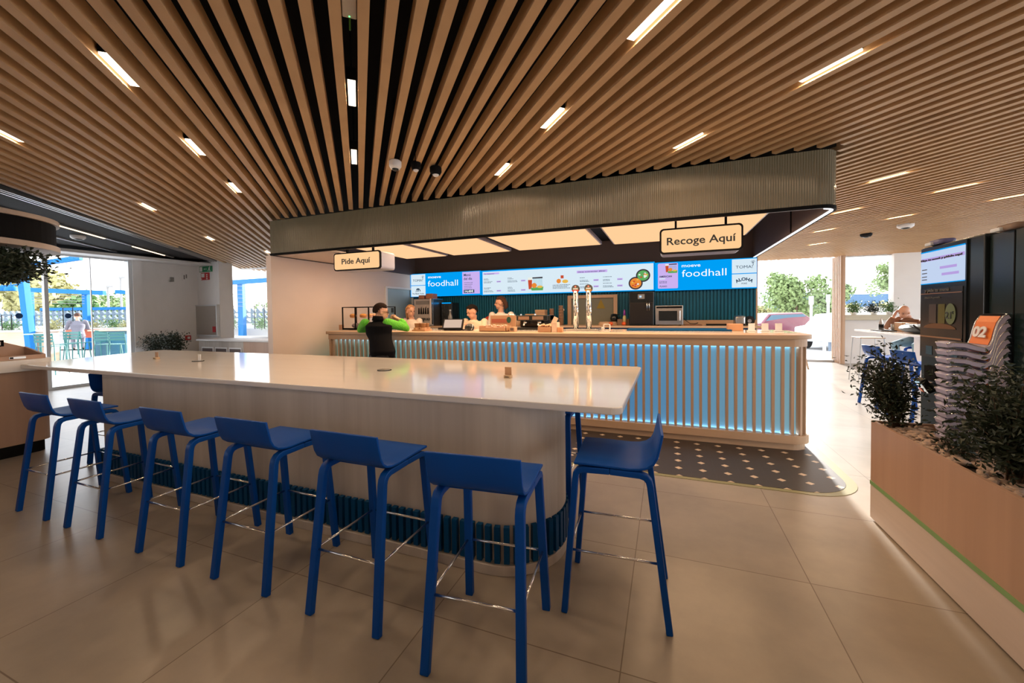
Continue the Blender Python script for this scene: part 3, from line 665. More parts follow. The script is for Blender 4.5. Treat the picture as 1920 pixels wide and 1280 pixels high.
# sweets box
t = at_counter('sweets_box','open kraft box of wrapped sweets with a tall printed back, on the counter','box',-2.25,5.18)
mesh('tray', join(box(-2.47,-2.06,5.10,5.108,1.2125,1.268), box(-2.47,-2.06,5.30,5.308,1.2125,1.30), box(-2.47,-2.463,5.10,5.30,1.2125,1.29), box(-2.067,-2.06,5.10,5.30,1.2125,1.29), box(-2.47,-2.06,5.10,5.3,1.2125,1.22)), M_kraft, t)
mesh('back_card', box(-2.39,-2.0,5.31,5.32,1.2125,1.435), M_kraft, t); mesh('print_band', box(-2.37,-2.10,5.306,5.31,1.33,1.385), principled('rust_print',(.42,.12,.07),.6), t); mesh('leaf_emblem', face([(-2.10+.035*math.cos(a*.5),5.305,1.37+.045*math.sin(a*.5)) for a in range(12)]), principled('emblem_green',(.02,.10,.07),.5), t)
rr = random.Random(4); Q = []
for i in range(70):
    x,y,z = rr.uniform(-2.44,-2.09), rr.uniform(5.13,5.28), 1.265+rr.uniform(-.02,.035)
    Q.append(ell((x,y,z),(.015,.010,.009),8,5,Matrix.Rotation(rr.uniform(0,3),3,'Z'))); Q.append(face([(x+.01,y,z),(x+.03,y+.008,z+.012),(x+.03,y-.008,z+.004)]))
tag(mesh('wrapped_sweets', join(*Q), principled('cellophane',(.85,.62,.50),.2), smooth=True),'heap of small wrapped sweets in the kraft box','sweets',kind='stuff')
t = at_counter('small_card_box','small pale box right of the sweets box','box',-1.98,5.2); mesh('body', box(-2.03,-1.95,5.14,5.24,1.2125,1.275), M_oak, t, bevel=.003); mesh('opening', box(-2.015,-1.965,5.137,5.14,1.225,1.262), M_dbrown, t)
# bags stall: small tray of rolls beside paper bag
t = at_counter('bag_dispenser','tan open box of paper-wrapped pastries left of the beer taps','box',-1.50,5.12)
mesh('tray', box(-1.59,-1.41,5.05,5.17,1.2125,1.275), M_kraft, t, bevel=.003)
for i in range(7): mesh('wrapped_pastry', ell((-1.575+.026*i,5.10+.02*(i%2),1.29+.008*(i%3)),(.024,.03,.018),10,6), principled('wrapper',(.78,.52,.34),.5), t, smooth=True)
tag(mesh('paper_bag_stack', join(box(-1.40,-1.33,5.05,5.20,1.2125,1.34), xf(box(-.03,.03,-.004,.004,0,.13), Matrix.Translation((-1.42,5.14,1.29))@Matrix.Rotation(R(28),4,'Y'))), principled('cream_card',(.80,.62,.48),.6)),'cream paper bags standing between the pastry box and the taps','bags')
tag(mesh('wooden_cube', box(-1.325,-1.26,5.05,5.12,1.2125,1.275), principled('orange_wood',(.70,.36,.19),.5), bevel=.003),'small orange wooden block left of the drip tray','block')
# coffee machine
t = at_counter('coffee_machine','black two-panel espresso machine behind the counter, right of the long-haired worker','coffee machine',-1.9,5.75,1.2125)
mesh('body', join(box(-2.10,-1.62,5.62,5.98,1.213,1.25), box(-2.10,-1.62,5.78,5.98,1.25,1.43), box(-2.10,-1.62,5.62,5.98,1.35,1.43)), M_black_gloss, t, bevel=.008)
for x0 in (-2.07,-1.85): mesh('front_panel', box(x0,x0+.17,5.612,5.62,1.365,1.415), principled('bronze_panel',(.45,.30,.22),.25,metal=.6), t)
for x0 in (-1.98,-1.76):
    mesh('group_head', join(cyl((x0,5.68,1.30),(x0,5.68,1.35),.028,14), tube([(x0,5.68,1.31),(x0+.01,5.60,1.305),(x0+.02,5.55,1.29)],[.010,.011,.013],8)), M_chrome, t, smooth=True)
    mesh('steam_knob', cyl((x0-.06,5.66,1.43),(x0-.06,5.66,1.45),.012,10), M_chrome, t)
tag(mesh('coffee_grinder', join(lathe(-2.20,5.70,[(.05,1.213),(.05,1.36),(.035,1.37),(.055,1.42),(.055,1.45)],16)), M_steel, smooth=True),'steel coffee grinder just left of the espresso machine','coffee grinder')
tag(mesh('red_cup', lathe(-1.52,5.6,[(.03,1.213),(.04,1.30),(.042,1.31)],14), principled('deep_red',(.45,.02,.03),.4), smooth=True),'red cup at the right end of the espresso machine','cup')
# beer taps
DT = at_counter('drip_tray','flat steel drip tray under the two beer columns','drip tray',-1.08,5.5,1.2125)
mesh('tray', box(-1.30,-.86,5.40,5.70,1.213,1.240), M_steel, DT, bevel=.004); mesh('grille', join(*[box(-1.28+i*.03,-1.268+i*.03,5.42,5.68,1.240,1.243) for i in range(14)]), M_dark, DT)
for i,(x,c,s,lab) in enumerate(((-1.185,(.75,.04,.03),'Tostada de Oro','left chrome beer column with a round badge banded red'),(-1.005,(.85,.28,.02),'Cerveza sin filtrar','right chrome beer column with a round badge banded orange'))):
    t = thing('beer_column', lab, 'beer tap', (x,5.55,1.24), 'beer columns on the counter')
    mesh('column', cyl((x,5.55,1.241),(x,5.55,1.765),.036,24), M_chrome, t, smooth=True)
    mesh('label_plate', box(x-.014,x+.014,5.508,5.514,1.42,1.74), M_slate, t)
    text('lettering', s, M_white, t, (x+.008,5.5065,1.43), (0,0,1), .019, .05, width=.29, updir=(-1,0,0))
    mesh('badge', cyl((x,5.535,1.795),(x,5.56,1.795),.056,28), M_slate, t); mesh('badge_centre', box(x-.034,x+.034,5.531,5.535,1.782,1.806), principled('badge_grey',(.45,.55,.58),.4), t)
    mesh('badge_band', face([(x+.052*math.cos(R(a)),5.532,1.795+.052*math.sin(R(a))) for a in range(200,341,14)]), principled('badge_%d'%i,c,.4), t)
    mesh('badge_dot', cyl((x,5.530,1.824),(x,5.534,1.824),.012,12), principled('badge_pink',(.8,.25,.2),.4), t)
    mesh('spout', tube([(x+.03,5.53,1.50),(x+.045,5.47,1.49),(x+.045,5.45,1.455)],[.010,.010,.008],8), M_chrome, t, smooth=True)
# napkin holder, misc right of taps
def open_frame(x,y,z,w,h,lab,m):
    t = thing('frame_holder', lab, 'holder', (x,y,z)); mesh('frame', join(box(x-w/2,x-w/2+.008,y,y+.06,z,z+h),box(x+w/2-.008,x+w/2,y,y+.06,z,z+h),box(x-w/2,x+w/2,y,y+.06,z+h-.008,z+h),box(x-w/2,x+w/2,y,y+.06,z,z+.012)), m, t, bevel=.002); return t
open_frame(-.72,5.22,1.2125,.085,.10,'white open square holder on the counter right of the drip tray',M_white)
tag(mesh('small_jar', lathe(-.80,5.45,[(.022,1.213),(.026,1.25),(.02,1.262)],12), M_steel, smooth=True),'small steel jar between the drip tray and the white holder','jar')
tag(mesh('bar_mat', box(-.5,.75,5.55,5.98,1.213,1.232), M_teal, bevel=.004),'long dark teal mat along the back of the counter top','mat')
# back counter items
OV = thing('speed_oven','tall black oven on the back counter right of the hatch','oven',(-.4,7.4,1.22))
mesh('body', box(-.605,-.20,7.20,7.60,1.225,1.80), M_black_gloss, OV, bevel=.012); mesh('door', box(-.59,-.215,7.185,7.20,1.25,1.62), principled('oven_door',(.015,.013,.013),.25), OV, bevel=.005)
mesh('control_panel', box(-.46,-.35,7.192,7.20,1.68,1.76), M_gray, OV); mesh('display', box(-.435,-.40,7.189,7.192,1.705,1.735), emis('oven_display',(.5,.75,1),1.0), OV)
for x in (-.31,-.275): mesh('handle', join(cyl((x,7.15,1.48),(x,7.15,1.65),.009,10), cyl((x,7.15,1.485),(x,7.19,1.485),.008,8), cyl((x,7.15,1.645),(x,7.19,1.645),.008,8)), M_chrome, OV, smooth=True)
MW = thing('microwave','steel microwave oven on the back counter beside the tall black oven','microwave',(.03,7.4,1.22))
mesh('body', box(-.18,.255,7.22,7.60,1.235,1.56), M_steel, MW, bevel=.006); mesh('window', box(-.125,.165,7.214,7.22,1.305,1.47), M_black_gloss, MW); mesh('control_strip', box(-.16,.24,7.214,7.22,1.515,1.545), M_black, MW)
mesh('handle', cyl((.205,7.195,1.31),(.205,7.195,1.47),.009,10), M_chrome, MW); mesh('foot', join(box(-.15,-.12,7.3,7.5,1.22,1.236), box(.2,.23,7.3,7.5,1.22,1.236)), M_black, MW)
t = thing('serving_board','dark flat board on the back counter right of the microwave','board',(.4,7.35,1.22)); mesh('board', box(.28,.55,7.28,7.48,1.221,1.236), principled('walnut',(.20,.09,.05),.5), t, bevel=.003)
t = thing('slotted_tray','dark steel tray with rim near the right end of the back counter','tray',(.78,7.35,1.22)); mesh('tray_body', join(box(.62,.93,7.28,7.48,1.221,1.229), box(.62,.93,7.28,7.287,1.229,1.245), box(.62,.93,7.473,7.48,1.229,1.245)), M_dark, t)
t = thing('bread_slicer','steel slicer with a round blade at the right end of the back counter','slicer',(1.16,7.45,1.22))
mesh('body', box(1.03,1.18,7.3,7.55,1.225,1.38), M_steel, t, bevel=.03); mesh('blade', cyl((1.235,7.32,1.30),(1.235,7.34,1.30),.075,28), M_black_gloss, t); mesh('hub', cyl((1.235,7.31,1.295),(1.235,7.32,1.295),.03,16), M_chrome, t); mesh('base', box(1.02,1.30,7.28,7.58,1.2205,1.228), M_black, t)
t = thing('power_cable','black cable looping from the microwave along the back counter','cable'); mesh('cable', tube([(.27,7.55,1.34),(.32,7.56,1.29),(.38,7.5,1.245),(.46,7.52,1.243),(.50,7.55,1.26)],.006,6), M_black, t, smooth=True)
tag(mesh('bread_board', lathe(-1.0,7.45,[(.17,1.221),(.17,1.262),(.155,1.268),(.155,1.285)],24), M_oak, smooth=False),'round wooden board below the serving hatch','board')
for i,(x,z_) in enumerate(((-.92,0),(-.70,0))): tag(mesh('tomato', ell((x,7.25,1.257),(.038,.038,.034),14,10), principled('tomato_red',(.80,.12,.02),.3), smooth=True),('tomato beside the round wooden board','tomato left of the tall black oven')[i],'tomato','tomatoes on the back counter')
t = thing('squeeze_bottle','clear sauce bottle with a violet cap left of the oven','bottle',(-.70,7.38,1.22)); mesh('bottle_body', lathe(-.70,7.38,[(.03,1.221),(.03,1.37),(.018,1.40)],14), principled('sauce',(.62,.55,.28),.2), t, smooth=True); mesh('cap', lathe(-.70,7.38,[(.022,1.40),(.018,1.46),(.008,1.50)],12), principled('violet',(.35,.06,.45),.35), t, smooth=True)
tag(mesh('utensil_crate', join(box(-.83,-.63,7.42,7.60,1.221,1.33)), principled('grey_brown_crate',(.20,.13,.10),.6)),'grey-brown crate behind the violet-capped bottle','crate')
tag(mesh('kettle', join(lathe(-.90,7.55,[(.06,1.285),(.075,1.34),(.055,1.42),(.02,1.43)],18), tube([(-.84,7.55,1.33),(-.79,7.55,1.37),(-.80,7.55,1.42),(-.85,7.55,1.41)],.008,8)), M_black_gloss, smooth=True),'black kettle on the board beside the hatch frame','kettle')
t = thing('kitchen_tap','thin chrome swan-neck tap left of the hatch','tap',(-1.86,7.5,1.22)); mesh('spout', tube([(-1.86,7.55,1.21),(-1.86,7.55,1.50),(-1.85,7.50,1.54),(-1.82,7.44,1.53),(-1.81,7.42,1.50)],.010,8), M_chrome, t, smooth=True)
tag(mesh('dispenser', box(-1.80,-1.70,5.9,6.0,1.213,1.33), M_steel, bevel=.006),'small steel dispenser left of the beer columns','dispenser')
# iced drink machine at left
IC = thing('dispensing_machine','tall grey steel drinks machine lettered aqua behind the blonde worker','drinks machine',(-4.66,7.4,1.21))
mesh('body', box(-4.99,-4.52,7.15,7.6,1.212,1.78), M_steel, IC, bevel=.01); mesh('logo_plate', box(-4.93,-4.60,7.145,7.15,1.66,1.74), principled('steel_dark',(.25,.24,.24),.35), IC)
text('lettering','aqua',M_dark,IC,(-4.90,7.143,1.33),(1,0,0),.075,.01,width=.33); mesh('emblem', join(*[face([(-4.88+.055*i,7.143,1.46),(-4.84+.055*i,7.143,1.46),(-4.85+.055*i,7.143,1.60+.02*(i%2)),(-4.87+.055*i,7.143,1.58)]) for i in range(5)]), M_dark, IC)
mesh('side_post', box(-4.56,-4.52,7.10,7.15,1.25,1.78), M_chrome, IC)
tag(mesh('hopper_box', box(-4.90,-4.77,7.2,7.4,1.78,1.86), principled('copper_brown',(.45,.18,.10),.4), bevel=.01),'left copper-brown box on top of the drinks machine','box'); tag(mesh('hopper_box', box(-4.72,-4.56,7.2,7.4,1.78,1.89), principled('copper_brown',(.45,.18,.10),.4), bevel=.01),'right copper-brown box on top of the drinks machine','box')
t = thing('glass_bottle','clear glass bottle on the prep counter right of the drinks machine','bottle',(-4.0,6.9,1.21)); bx,by = -4.17,7.25
mesh('bottle_body', lathe(bx,by,[(.045,1.212),(.045,1.40),(.018,1.47),(.018,1.52)],18), principled('bottle_glass',(.65,.62,.60),.08,trans=.6), t, smooth=True); mesh('cap', lathe(bx,by,[(.022,1.52),(.022,1.55)],14), M_steel, t)
t = thing('drinks_fridge','dark upright fridge with a thin blue lit edge beside the drinks machine','fridge',(-4.37,7.5,1.21)); mesh('cabinet', box(-4.50,-4.24,7.45,7.76,1.211,1.70), M_black_gloss, t, bevel=.01); mesh('light_bar', box(-4.48,-4.26,7.44,7.45,1.68,1.70), emis('fridge_blue',(.0,.35,.95),1.2), t)
# shelf goods behind the barista
rr = random.Random(9)
for i in range(6):
    x = -3.42+i*.20; c = ((.85,.10,.03),(.80,.62,.46),(.82,.66,.50),(.78,.55,.36),(.80,.60,.42),(.78,.58,.40))[i]
    t = tag(mesh('bread_bag', ell((x+.02,7.5,1.29),(.11,.10,.12),14,9), bump_noise(principled('bag_%d'%i,c,.4),14,.6,.03), smooth=True), ('orange-red bag behind the dark-haired barista','cream bag just right of the orange-red bag','cream bag left of the long-haired worker','cream bag behind the long-haired worker','cream bag right of the long-haired worker','last cream bag before the stacked cartons')[i],'bag','bags along the back of the stall')
    t.location.z = .0
k_ = 0
for (x,zs) in ((-2.46,(1.213,1.29,1.367)),(-2.26,(1.213,1.29,1.367,1.444))):
    for j,z in enumerate(zs):
        t = thing('takeaway_carton', ('kraft carton in the left pile, ','kraft carton in the right pile, ')[x>-2.3]+('bottom','second from the bottom','third from the bottom','topmost')[j], 'carton', (x,7.42,z), 'kraft cartons piled behind the espresso machine')
        mesh('base', box(x-.095,x+.095,7.33,7.52,z+.001,z+.045), M_kraft, t); mesh('lid', box(x-.098,x+.098,7.327,7.523,z+.045,z+.075), principled('kraft_light',(.62,.38,.20),.6), t)
# ================================================================== people
def fuse(name, g, m, parent, vox=.010, smooth_it=3):
    ob = mesh(name, g, m, parent)
    md = ob.modifiers.new('r','REMESH'); md.mode = 'VOXEL'; md.voxel_size = vox; md.use_smooth_shade = True
    md2 = ob.modifiers.new('s','SMOOTH'); md2.iterations = smooth_it; md2.factor = .5
    dg = bpy.context.evaluated_depsgraph_get(); me = bpy.data.meshes.new_from_object(ob.evaluated_get(dg))
    ob.modifiers.clear(); ob.data = me
    for p_ in me.polygons: p_.use_smooth = True
    return ob
def V3(a): return Vector(a)
def hand(wr, d, nrm, side, curl=.5, s=1.0):
    """palm, four unequal bent fingers and a thumb from wrist wr, pointing along d, palm facing nrm"""
    d = V3(d).normalized(); nrm = V3(nrm); nrm = (nrm-d*nrm.dot(d)).normalized(); sd = d.cross(nrm)*side; wr = V3(wr); G_ = []
    pc = wr+d*.045*s
    G_.append(tube([wr, wr+d*.02*s, wr+d*.05*s, wr+d*.088*s],[.026*s,.034*s,.041*s,.036*s],12,flat=.45 if abs(sd.z)<.9 else .8))
    for i,(o_,L_) in enumerate(((-.031,.062),(-.011,.074),(.010,.070),(.030,.055))):
        a = wr+d*.085*s+sd*o_*s; c1 = (d*math.cos(curl*.6)+nrm*math.sin(curl*.6)); c2 = (d*math.cos(curl*1.4)+nrm*math.sin(curl*1.4)); c3 = (d*math.cos(curl*2)+nrm*math.sin(curl*2))
        p1 = a+c1*L_*.45*s; p2 = p1+c2*L_*.33*s; p3 = p2+c3*L_*.25*s
        G_.append(tube([a-d*.02*s,a,p1,p2,p3],[.010*s,.0100*s,.0092*s,.0085*s,.007*s],8))
    a = wr+d*.03*s-sd*.03*s; t1 = a+(d*.6-sd*.75+nrm*.2).normalized()*.035*s; t2 = t1+(d*.9-sd*.3+nrm*.3).normalized()*.03*s
    G_.append(tube([a,t1,t2],[.014*s,.012*s,.009*s],8)); return join(*G_)
def make_person(nm, lab, base, rz, J, top_m, leg_m, hair_m, skin=None, hair='short', sleeve='long', extra=None, sleeve_m=None, cat='person'):
    """J: joints in local space (x right, y forward, z up): hip, chest, neck, head, sh/el/wr l,r ; kn/an l,r; look = head yaw, nod"""
    skin = skin or M_skin; T_ = Matrix.Translation(base) @ Matrix.Rotation(rz,4,'Z')
    P = {k_: V3(v) for k_,v in J.items() if hasattr(v,'__len__')}
    root = thing(nm, lab, cat, base)
    W = lambda g: xf(g, T_)
    hp, ch, nk, hd = P['hip'], P['chest'], P['neck'], P['head']
    HM = Matrix.Rotation(J.get('yaw',0),3,'Z') @ Matrix.Rotation(J.get('tilt',0),3,'Y') @ Matrix.Rotation(-J.get('nod',0),3,'X')
    h = lambda x,y,z: hd + HM @ Vector((x,y,z))
    def torso(k_=1.0, z0=0, neck=True):
        mid = (hp+ch)/2; S_ = []
        ax = (P['shr']-P['shl']); ax.z = 0; ang = math.atan2(ax.y, ax.x)
        for (c,rx,ry) in ((hp+V3((0,0,-.10)),.150,.105),(hp,.165,.118),(mid,.145,.105),(ch+V3((0,0,-.05)),.170,.118),(ch+V3((0,0,.06)),.178,.108),(nk+V3((0,0,-.045)),.115,.075)):
            e = loft([(0,0,-.001,rx*k_,ry*k_),(0,0,.001,rx*k_,ry*k_)],20); S_.append((c,rx*k_,ry*k_))
        V_, F_ = [], []; n = 20
        for c,rx,ry in S_:
            for q in range(n): a = 2*PI*q/n; v = Matrix.Rotation(ang,3,'Z') @ Vector((rx*math.cos(a), ry*math.sin(a), 0)); V_.append(tuple(c+v))
        for i in range(len(S_)-1):
            for q in range(n): F_.append((i*n+q,i*n+(q+1)%n,(i+1)*n+(q+1)%n,(i+1)*n+q))
        F_.append(tuple(reversed(range(n)))); m_ = (len(S_)-1)*n; F_.append(tuple(range(m_,m_+n))); return V_, F_
    # ---- one continuous body
    B = [torso(.93), tube([nk+V3((0,0,-.07)), nk, h(0,-.02,-.06)],[.062,.052,.052],14)]
    B += [ell(h(0,-.008,.028),(.074,.092,.090),20,14,HM), ell(h(0,.018,-.045),(.056,.066,.062),18,12,HM), ell(h(0,.052,-.085),(.028,.026,.022),12,8,HM)]
    B += [tube([h(0,.083,.012),h(0,.104,-.022),h(0,.088,-.034)],[.009,.014,.008],8), ell(h(0,.078,.024),(.048,.016,.010),12,6,HM)]
    B += [ell(h(s_*.076,-.008,-.012),(.010,.020,.030),10,8,HM) for s_ in (-1,1)]
    for s_,a,b_,c in ((-1,'shl','ell','wrl'),(1,'shr','elr','wrr')):
        if a not in P: continue
        B.append(ell(P[a],(.062,.058,.062),12,8)); B.append(tube([P[a],(P[a]+P[b_])/2,P[b_],(P[b_]*.6+P[c]*.4),P[c]],[.052,.045,.038,.038,.026],12))
        dr_ = P.get('hd'+a[-1], P[c]-P[b_]); B.append(hand(P[c], dr_, P.get('pn'+a[-1], Vector((0,0,-1))), s_, J.get('curl',.5)))
    for a,b_ in (('knl','anl'),('knr','anr')):
        s_ = -1 if a[-1]=='l' else 1; o_ = hp+V3((s_*.09,0,-.06))
        B.append(tube([o_,(o_+P[a])/2,P[a],(P[a]*.6+P[b_]*.4),P[b_]],[.088,.076,.055,.052,.038],12))
        ft = P[b_]; B.append(ell(ft+V3((0,.06,-.045)),(.042,.115,.035),12,8))
    body = fuse('body', W(join(*B)), skin, root, .0095)
    # ---- face details
    D_ = Matrix.Translation(base) @ Matrix.Rotation(rz,4,'Z')
    eye = principled('eye_dark',(.02,.015,.012),.2)
    for s_ in (-1,1): mesh('eye', W(ell(h(s_*.029,.079,.008),(.011,.007,.006),10,6,HM)), eye, body, smooth=True)
    mesh('eyebrows', W(join(*[tube([h(s_*.014,.090,.030),h(s_*.030,.088,.035),h(s_*.046,.076,.030)],.0035,6) for s_ in (-1,1)])), hair_m or M_dbrown, body)
    mesh('lips', W(ell(h(0,.083,-.058),(.022,.006,.006),12,6,HM)), principled('lip',(.42,.13,.10),.4), body, smooth=True)
    # ---- hair
    if hair_m:
        def cap(lim_f, lim_b, r_=(.083,.103,.103), drop=0):
            V_, F_ = ell((0,0,0),r_,28,20); keep = lambda v: v[2] > (lim_f if v[1] > .02 else lim_b + (lim_f-lim_b)*max(0,(v[1]+.05)/.07)) and not (v[1] > .075 and v[2] < .062)
            F2 = [f for f in F_ if all(keep(V_[q]) for q in f)]
            return [tuple(h(v[0], v[1]-.012, v[2]+.022)) for v in V_], F2
        hb = mesh('hair', W(cap(.045,-.055) if hair!='fade' else cap(.052,-.01)), hair_m, root, smooth=True)
        md = hb.modifiers.new('s','SOLIDIFY'); md.thickness = .016; md.offset = 0
        if hair == 'pony':
            mesh('ponytail', W(tube([h(0,-.105,.06),h(0,-.145,.03),h(0,-.14,-.06),h(.01,-.125,-.16)],[.025,.036,.032,.010],12)), hair_m, hb, smooth=True)
        if hair == 'long':
            mesh('hair_length', W(join(*[tube([h(x_,-.05-.03*(1-abs(x_)*10),.07),h(x_*1.15,-.100,.0),h(x_*1.1,-.11,-.07),h(x_,-.085,-.115)],[.030,.036,.034,.014],10) for x_ in (-.055,-.02,.02,.055)])), hair_m, root, smooth=True)
        if hair == 'quiff':
            mesh('hair_top', W(ell(h(0,.010,.098),(.056,.064,.026),16,8,HM)), hair_m, root, smooth=True)
    # ---- clothes
    sm = sleeve_m or top_m
    tp = [torso(1.10), tube([nk+V3((0,0,-.075)),nk+V3((0,0,-.02))],[.085,.066],16)]; sl_ = []
    for a,b_,c in (('shl','ell','wrl'),('shr','elr','wrr')):
        if a not in P: continue
        if sleeve == 'long': g_ = tube([P[a],(P[a]+P[b_])/2,P[b_],(P[b_]+P[c])/2,P[b_]*.06+P[c]*.94],[.070,.064,.058,.056,.040],14)
        else: g_ = tube([P[a],(P[a]*.5+P[b_]*.5),P[a]*.25+P[b_]*.75],[.058,.058,.055],14)
        sl_ += [ell(P[a],(.064,.064,.064),12,8), g_]
    if sleeve_m: fuse('sleeve', W(join(*sl_[:2])), sm, root, .012); fuse('sleeve', W(join(*sl_[2:])), sm, root, .012); fuse('vest', W(join(*tp)), top_m, root, .012)
    else: fuse('top', W(join(*(tp+sl_))), top_m, root, .012)
    tr = [ell(hp+V3((0,0,-.06)),(.168,.125,.10),16,10)]
    for a,b_ in (('knl','anl'),('knr','anr')):
        s_ = -1 if a[-1]=='l' else 1; o_ = hp+V3((s_*.09,0,-.06)); tr.append(tube([o_,(o_+P[a])/2,P[a],(P[a]+P[b_])/2,P[b_]+V3((0,0,.01))],[.100,.088,.068,.060,.054],14))
    fuse('trousers', W(join(*tr)), leg_m, root, .013)
    for b_ in ('anl','anr'): mesh('shoe', W(join(ell(P[b_]+V3((0,.06,-.045)),(.048,.135,.040),14,8), box(P[b_].x-.045,P[b_].x+.045,P[b_].y-.07,P[b_].y+.18,P[b_].z-.085,P[b_].z-.068))), M_dark, root, smooth=True)
    return root, W, h, P
stand = dict(knl=(-.10,.02,.50), knr=(.10,.02,.50), anl=(-.11,-.02,.085), anr=(.11,-.02,.085))
# customer in lime sleeves, leaning on the counter, seen from behind
J = dict(stand, hip=(.24,-.10,.97), chest=(.09,.06,1.25), neck=(.04,.13,1.41), head=(.065,.17,1.505), yaw=R(-52), nod=R(10), tilt=R(3),
  shl=(-.13,.08,1.35), ell=(-.33,.24,1.255), wrl=(-.08,.40,1.265), shr=(.20,.10,1.35), elr=(.37,.36,1.265), wrr=(.27,.31,1.40), hdr=(-.9,.1,.35), pnr=(-.3,-.9,-.2), curl=.9)
M_lime = bump_noise(principled('lime_sleeve',(.13,.66,.03),.55),22,.8,.03)
root, W, h, P = make_person('person','person in a black vest and lime green sleeves leaning on the counter',(-3.86,4.50,0),R(8),J,principled('black_vest',(.003,.003,.005),.9,spec=.15),principled('black_trousers',(.012,.012,.016),.7),principled('dark_hair',(.022,.012,.009),.85,spec=.1),hair='short',sleeve='long',sleeve_m=M_lime)
mesh('vest_collar', W(tube([P['neck']+V3((0,-.01,-.03)),P['neck']+V3((0,-.005,.035))],[.082,.070],18)), principled('black_vest',(0,0,0)), root, smooth=True)
mesh('spectacles', W(join(*[tube([h(s_*.03+.024*math.cos(a*PI/6),.092,.006+.018*math.sin(a*PI/6)) for a in range(13)],.0022,5,cap=False) for s_ in (-1,1)], *[tube([h(s_*.052,.09,.012),h(s_*.079,.04,.012),h(s_*.08,-.01,.008)],.0022,5) for s_ in (-1,1)], tube([h(-.008,.096,.008),h(.008,.096,.008)],.0022,5))), M_dark, root)
# staff
M_hairb = principled('brown_hair',(.07,.03,.018),.7,spec=.2)
J = dict(stand, hip=(0,0,.93), chest=(0,.02,1.22), neck=(0,.03,1.39), head=(0,.05,1.515), yaw=R(62), nod=R(4), shl=(-.16,.01,1.33), ell=(-.21,.05,1.10), wrl=(-.10,.26,1.08), shr=(.16,.01,1.33), elr=(.21,.05,1.10), wrr=(.10,.26,1.08))
make_person('person','blonde person with a ponytail in a white shirt, standing behind the counter looking right',(-4.50,6.40,0),R(180),J,principled('white_shirt',(.80,.68,.60),.6),principled('navy_trousers',(.02,.025,.05),.7),principled('blonde_hair',(.55,.28,.12),.5),hair='pony',sleeve='short')
J = dict(stand, hip=(0,0,.94), chest=(0,.04,1.22), neck=(0,.08,1.38), head=(.0,.13,1.49), yaw=R(-28), nod=R(22), shl=(-.19,.04,1.32), ell=(-.24,.12,1.10), wrl=(-.10,.36,1.25), shr=(.19,.04,1.32), elr=(.24,.12,1.10), wrr=(.10,.36,1.25))
make_person('person','dark-haired person with a beard in a cream polo, looking down at the till',(-3.10,6.28,0),R(175),J,principled('cream_polo',(.74,.60,.46),.65),principled('navy_trousers',(.02,.025,.05),.7),principled('black_hair',(.010,.007,.006),.85,spec=.1),hair='quiff',sleeve='short')
J = dict(stand, hip=(0,0,1.0), chest=(0,.02,1.31), neck=(0,.03,1.50), head=(0,.05,1.645), yaw=R(-68), nod=R(3), knl=(-.10,.02,.52), knr=(.10,.02,.52), shl=(-.20,.01,1.43), ell=(-.25,.05,1.16), wrl=(-.14,.28,1.10), shr=(.20,.01,1.43), elr=(.25,.05,1.16), wrr=(.14,.28,1.10))
J['yaw'] = R(70)
J['yaw'] = -R(62)
make_person('person','tall person with long brown hair and a white T-shirt behind the sweets box',(-2.83,6.80,0),R(172),J,principled('white_tee',(.80,.72,.66),.6),principled('navy_trousers',(.02,.025,.05),.7),M_hairb,hair='long',sleeve='short')
# seated bald man at the far right table
M_fstool = st0
J = dict(hip=(0,0,.92), chest=(.02,.20,1.16), neck=(.02,.34,1.31), head=(.02,.44,1.395), yaw=R(8), nod=R(26), tilt=R(-8), shl=(-.18,.25,1.25), ell=(-.24,.46,1.12), wrl=(-.02,.60,1.12), shr=(.20,.25,1.25), elr=(.24,.50,1.12), wrr=(.13,.52,1.31), hdr=(-.3,-.1,.9), pnr=(-.9,-.2,0),
  knl=(-.16,.42,.80), knr=(.17,.42,.80), anl=(-.14,.30,.36), anr=(.15,.30,.36), curl=.4)
make_person('person','bald person in a brown jumper leaning on a hand at the far right table',(4.40,9.60,0),R(125),J,principled('brown_jumper',(.22,.10,.055),.75),principled('jeans',(.22,.38,.50),.75),None,hair='none')
J2 = dict(J); J2.update(yaw=0,nod=R(10),tilt=0)
make_person('person','person in a grey jacket sitting on the terrace, seen from behind',(-20.3,8.0,0),R(70),dict(hip=(0,0,.86), chest=(0,.10,1.14), neck=(0,.16,1.38), head=(0,.22,1.52), yaw=0, nod=R(20), shl=(-.20,.12,1.32), ell=(-.28,.25,1.06), wrl=(-.10,.45,1.08), shr=(.20,.12,1.32), elr=(.28,.25,1.06), wrr=(.10,.45,1.08), knl=(-.13,.42,.80), knr=(.13,.42,.80), anl=(-.12,.35,.34), anr=(.12,.35,.34)),principled('grey_jacket',(.16,.15,.18),.8),principled('grey_trousers',(.2,.2,.24),.8),M_hairb)
make_person('person','person in a navy top seated behind the kiosk at the right edge',(3.55,5.55,0),R(60),dict(hip=(0,0,.80), chest=(0,.08,1.08), neck=(0,.12,1.30), head=(0,.18,1.43), yaw=0, nod=R(15), shl=(-.19,.1,1.24), ell=(-.24,.28,1.05), wrl=(-.08,.40,1.28), hdl=(.2,.1,.9), pnl=(.9,.2,0), shr=(.19,.1,1.24), elr=(.24,.25,1.05), wrr=(.1,.45,1.08), knl=(-.13,.42,.74), knr=(.13,.42,.74), anl=(-.12,.35,.34), anr=(.12,.35,.34)),principled('navy_top',(.015,.025,.06),.7),principled('jeans',(.2,.3,.4)),M_hairb)
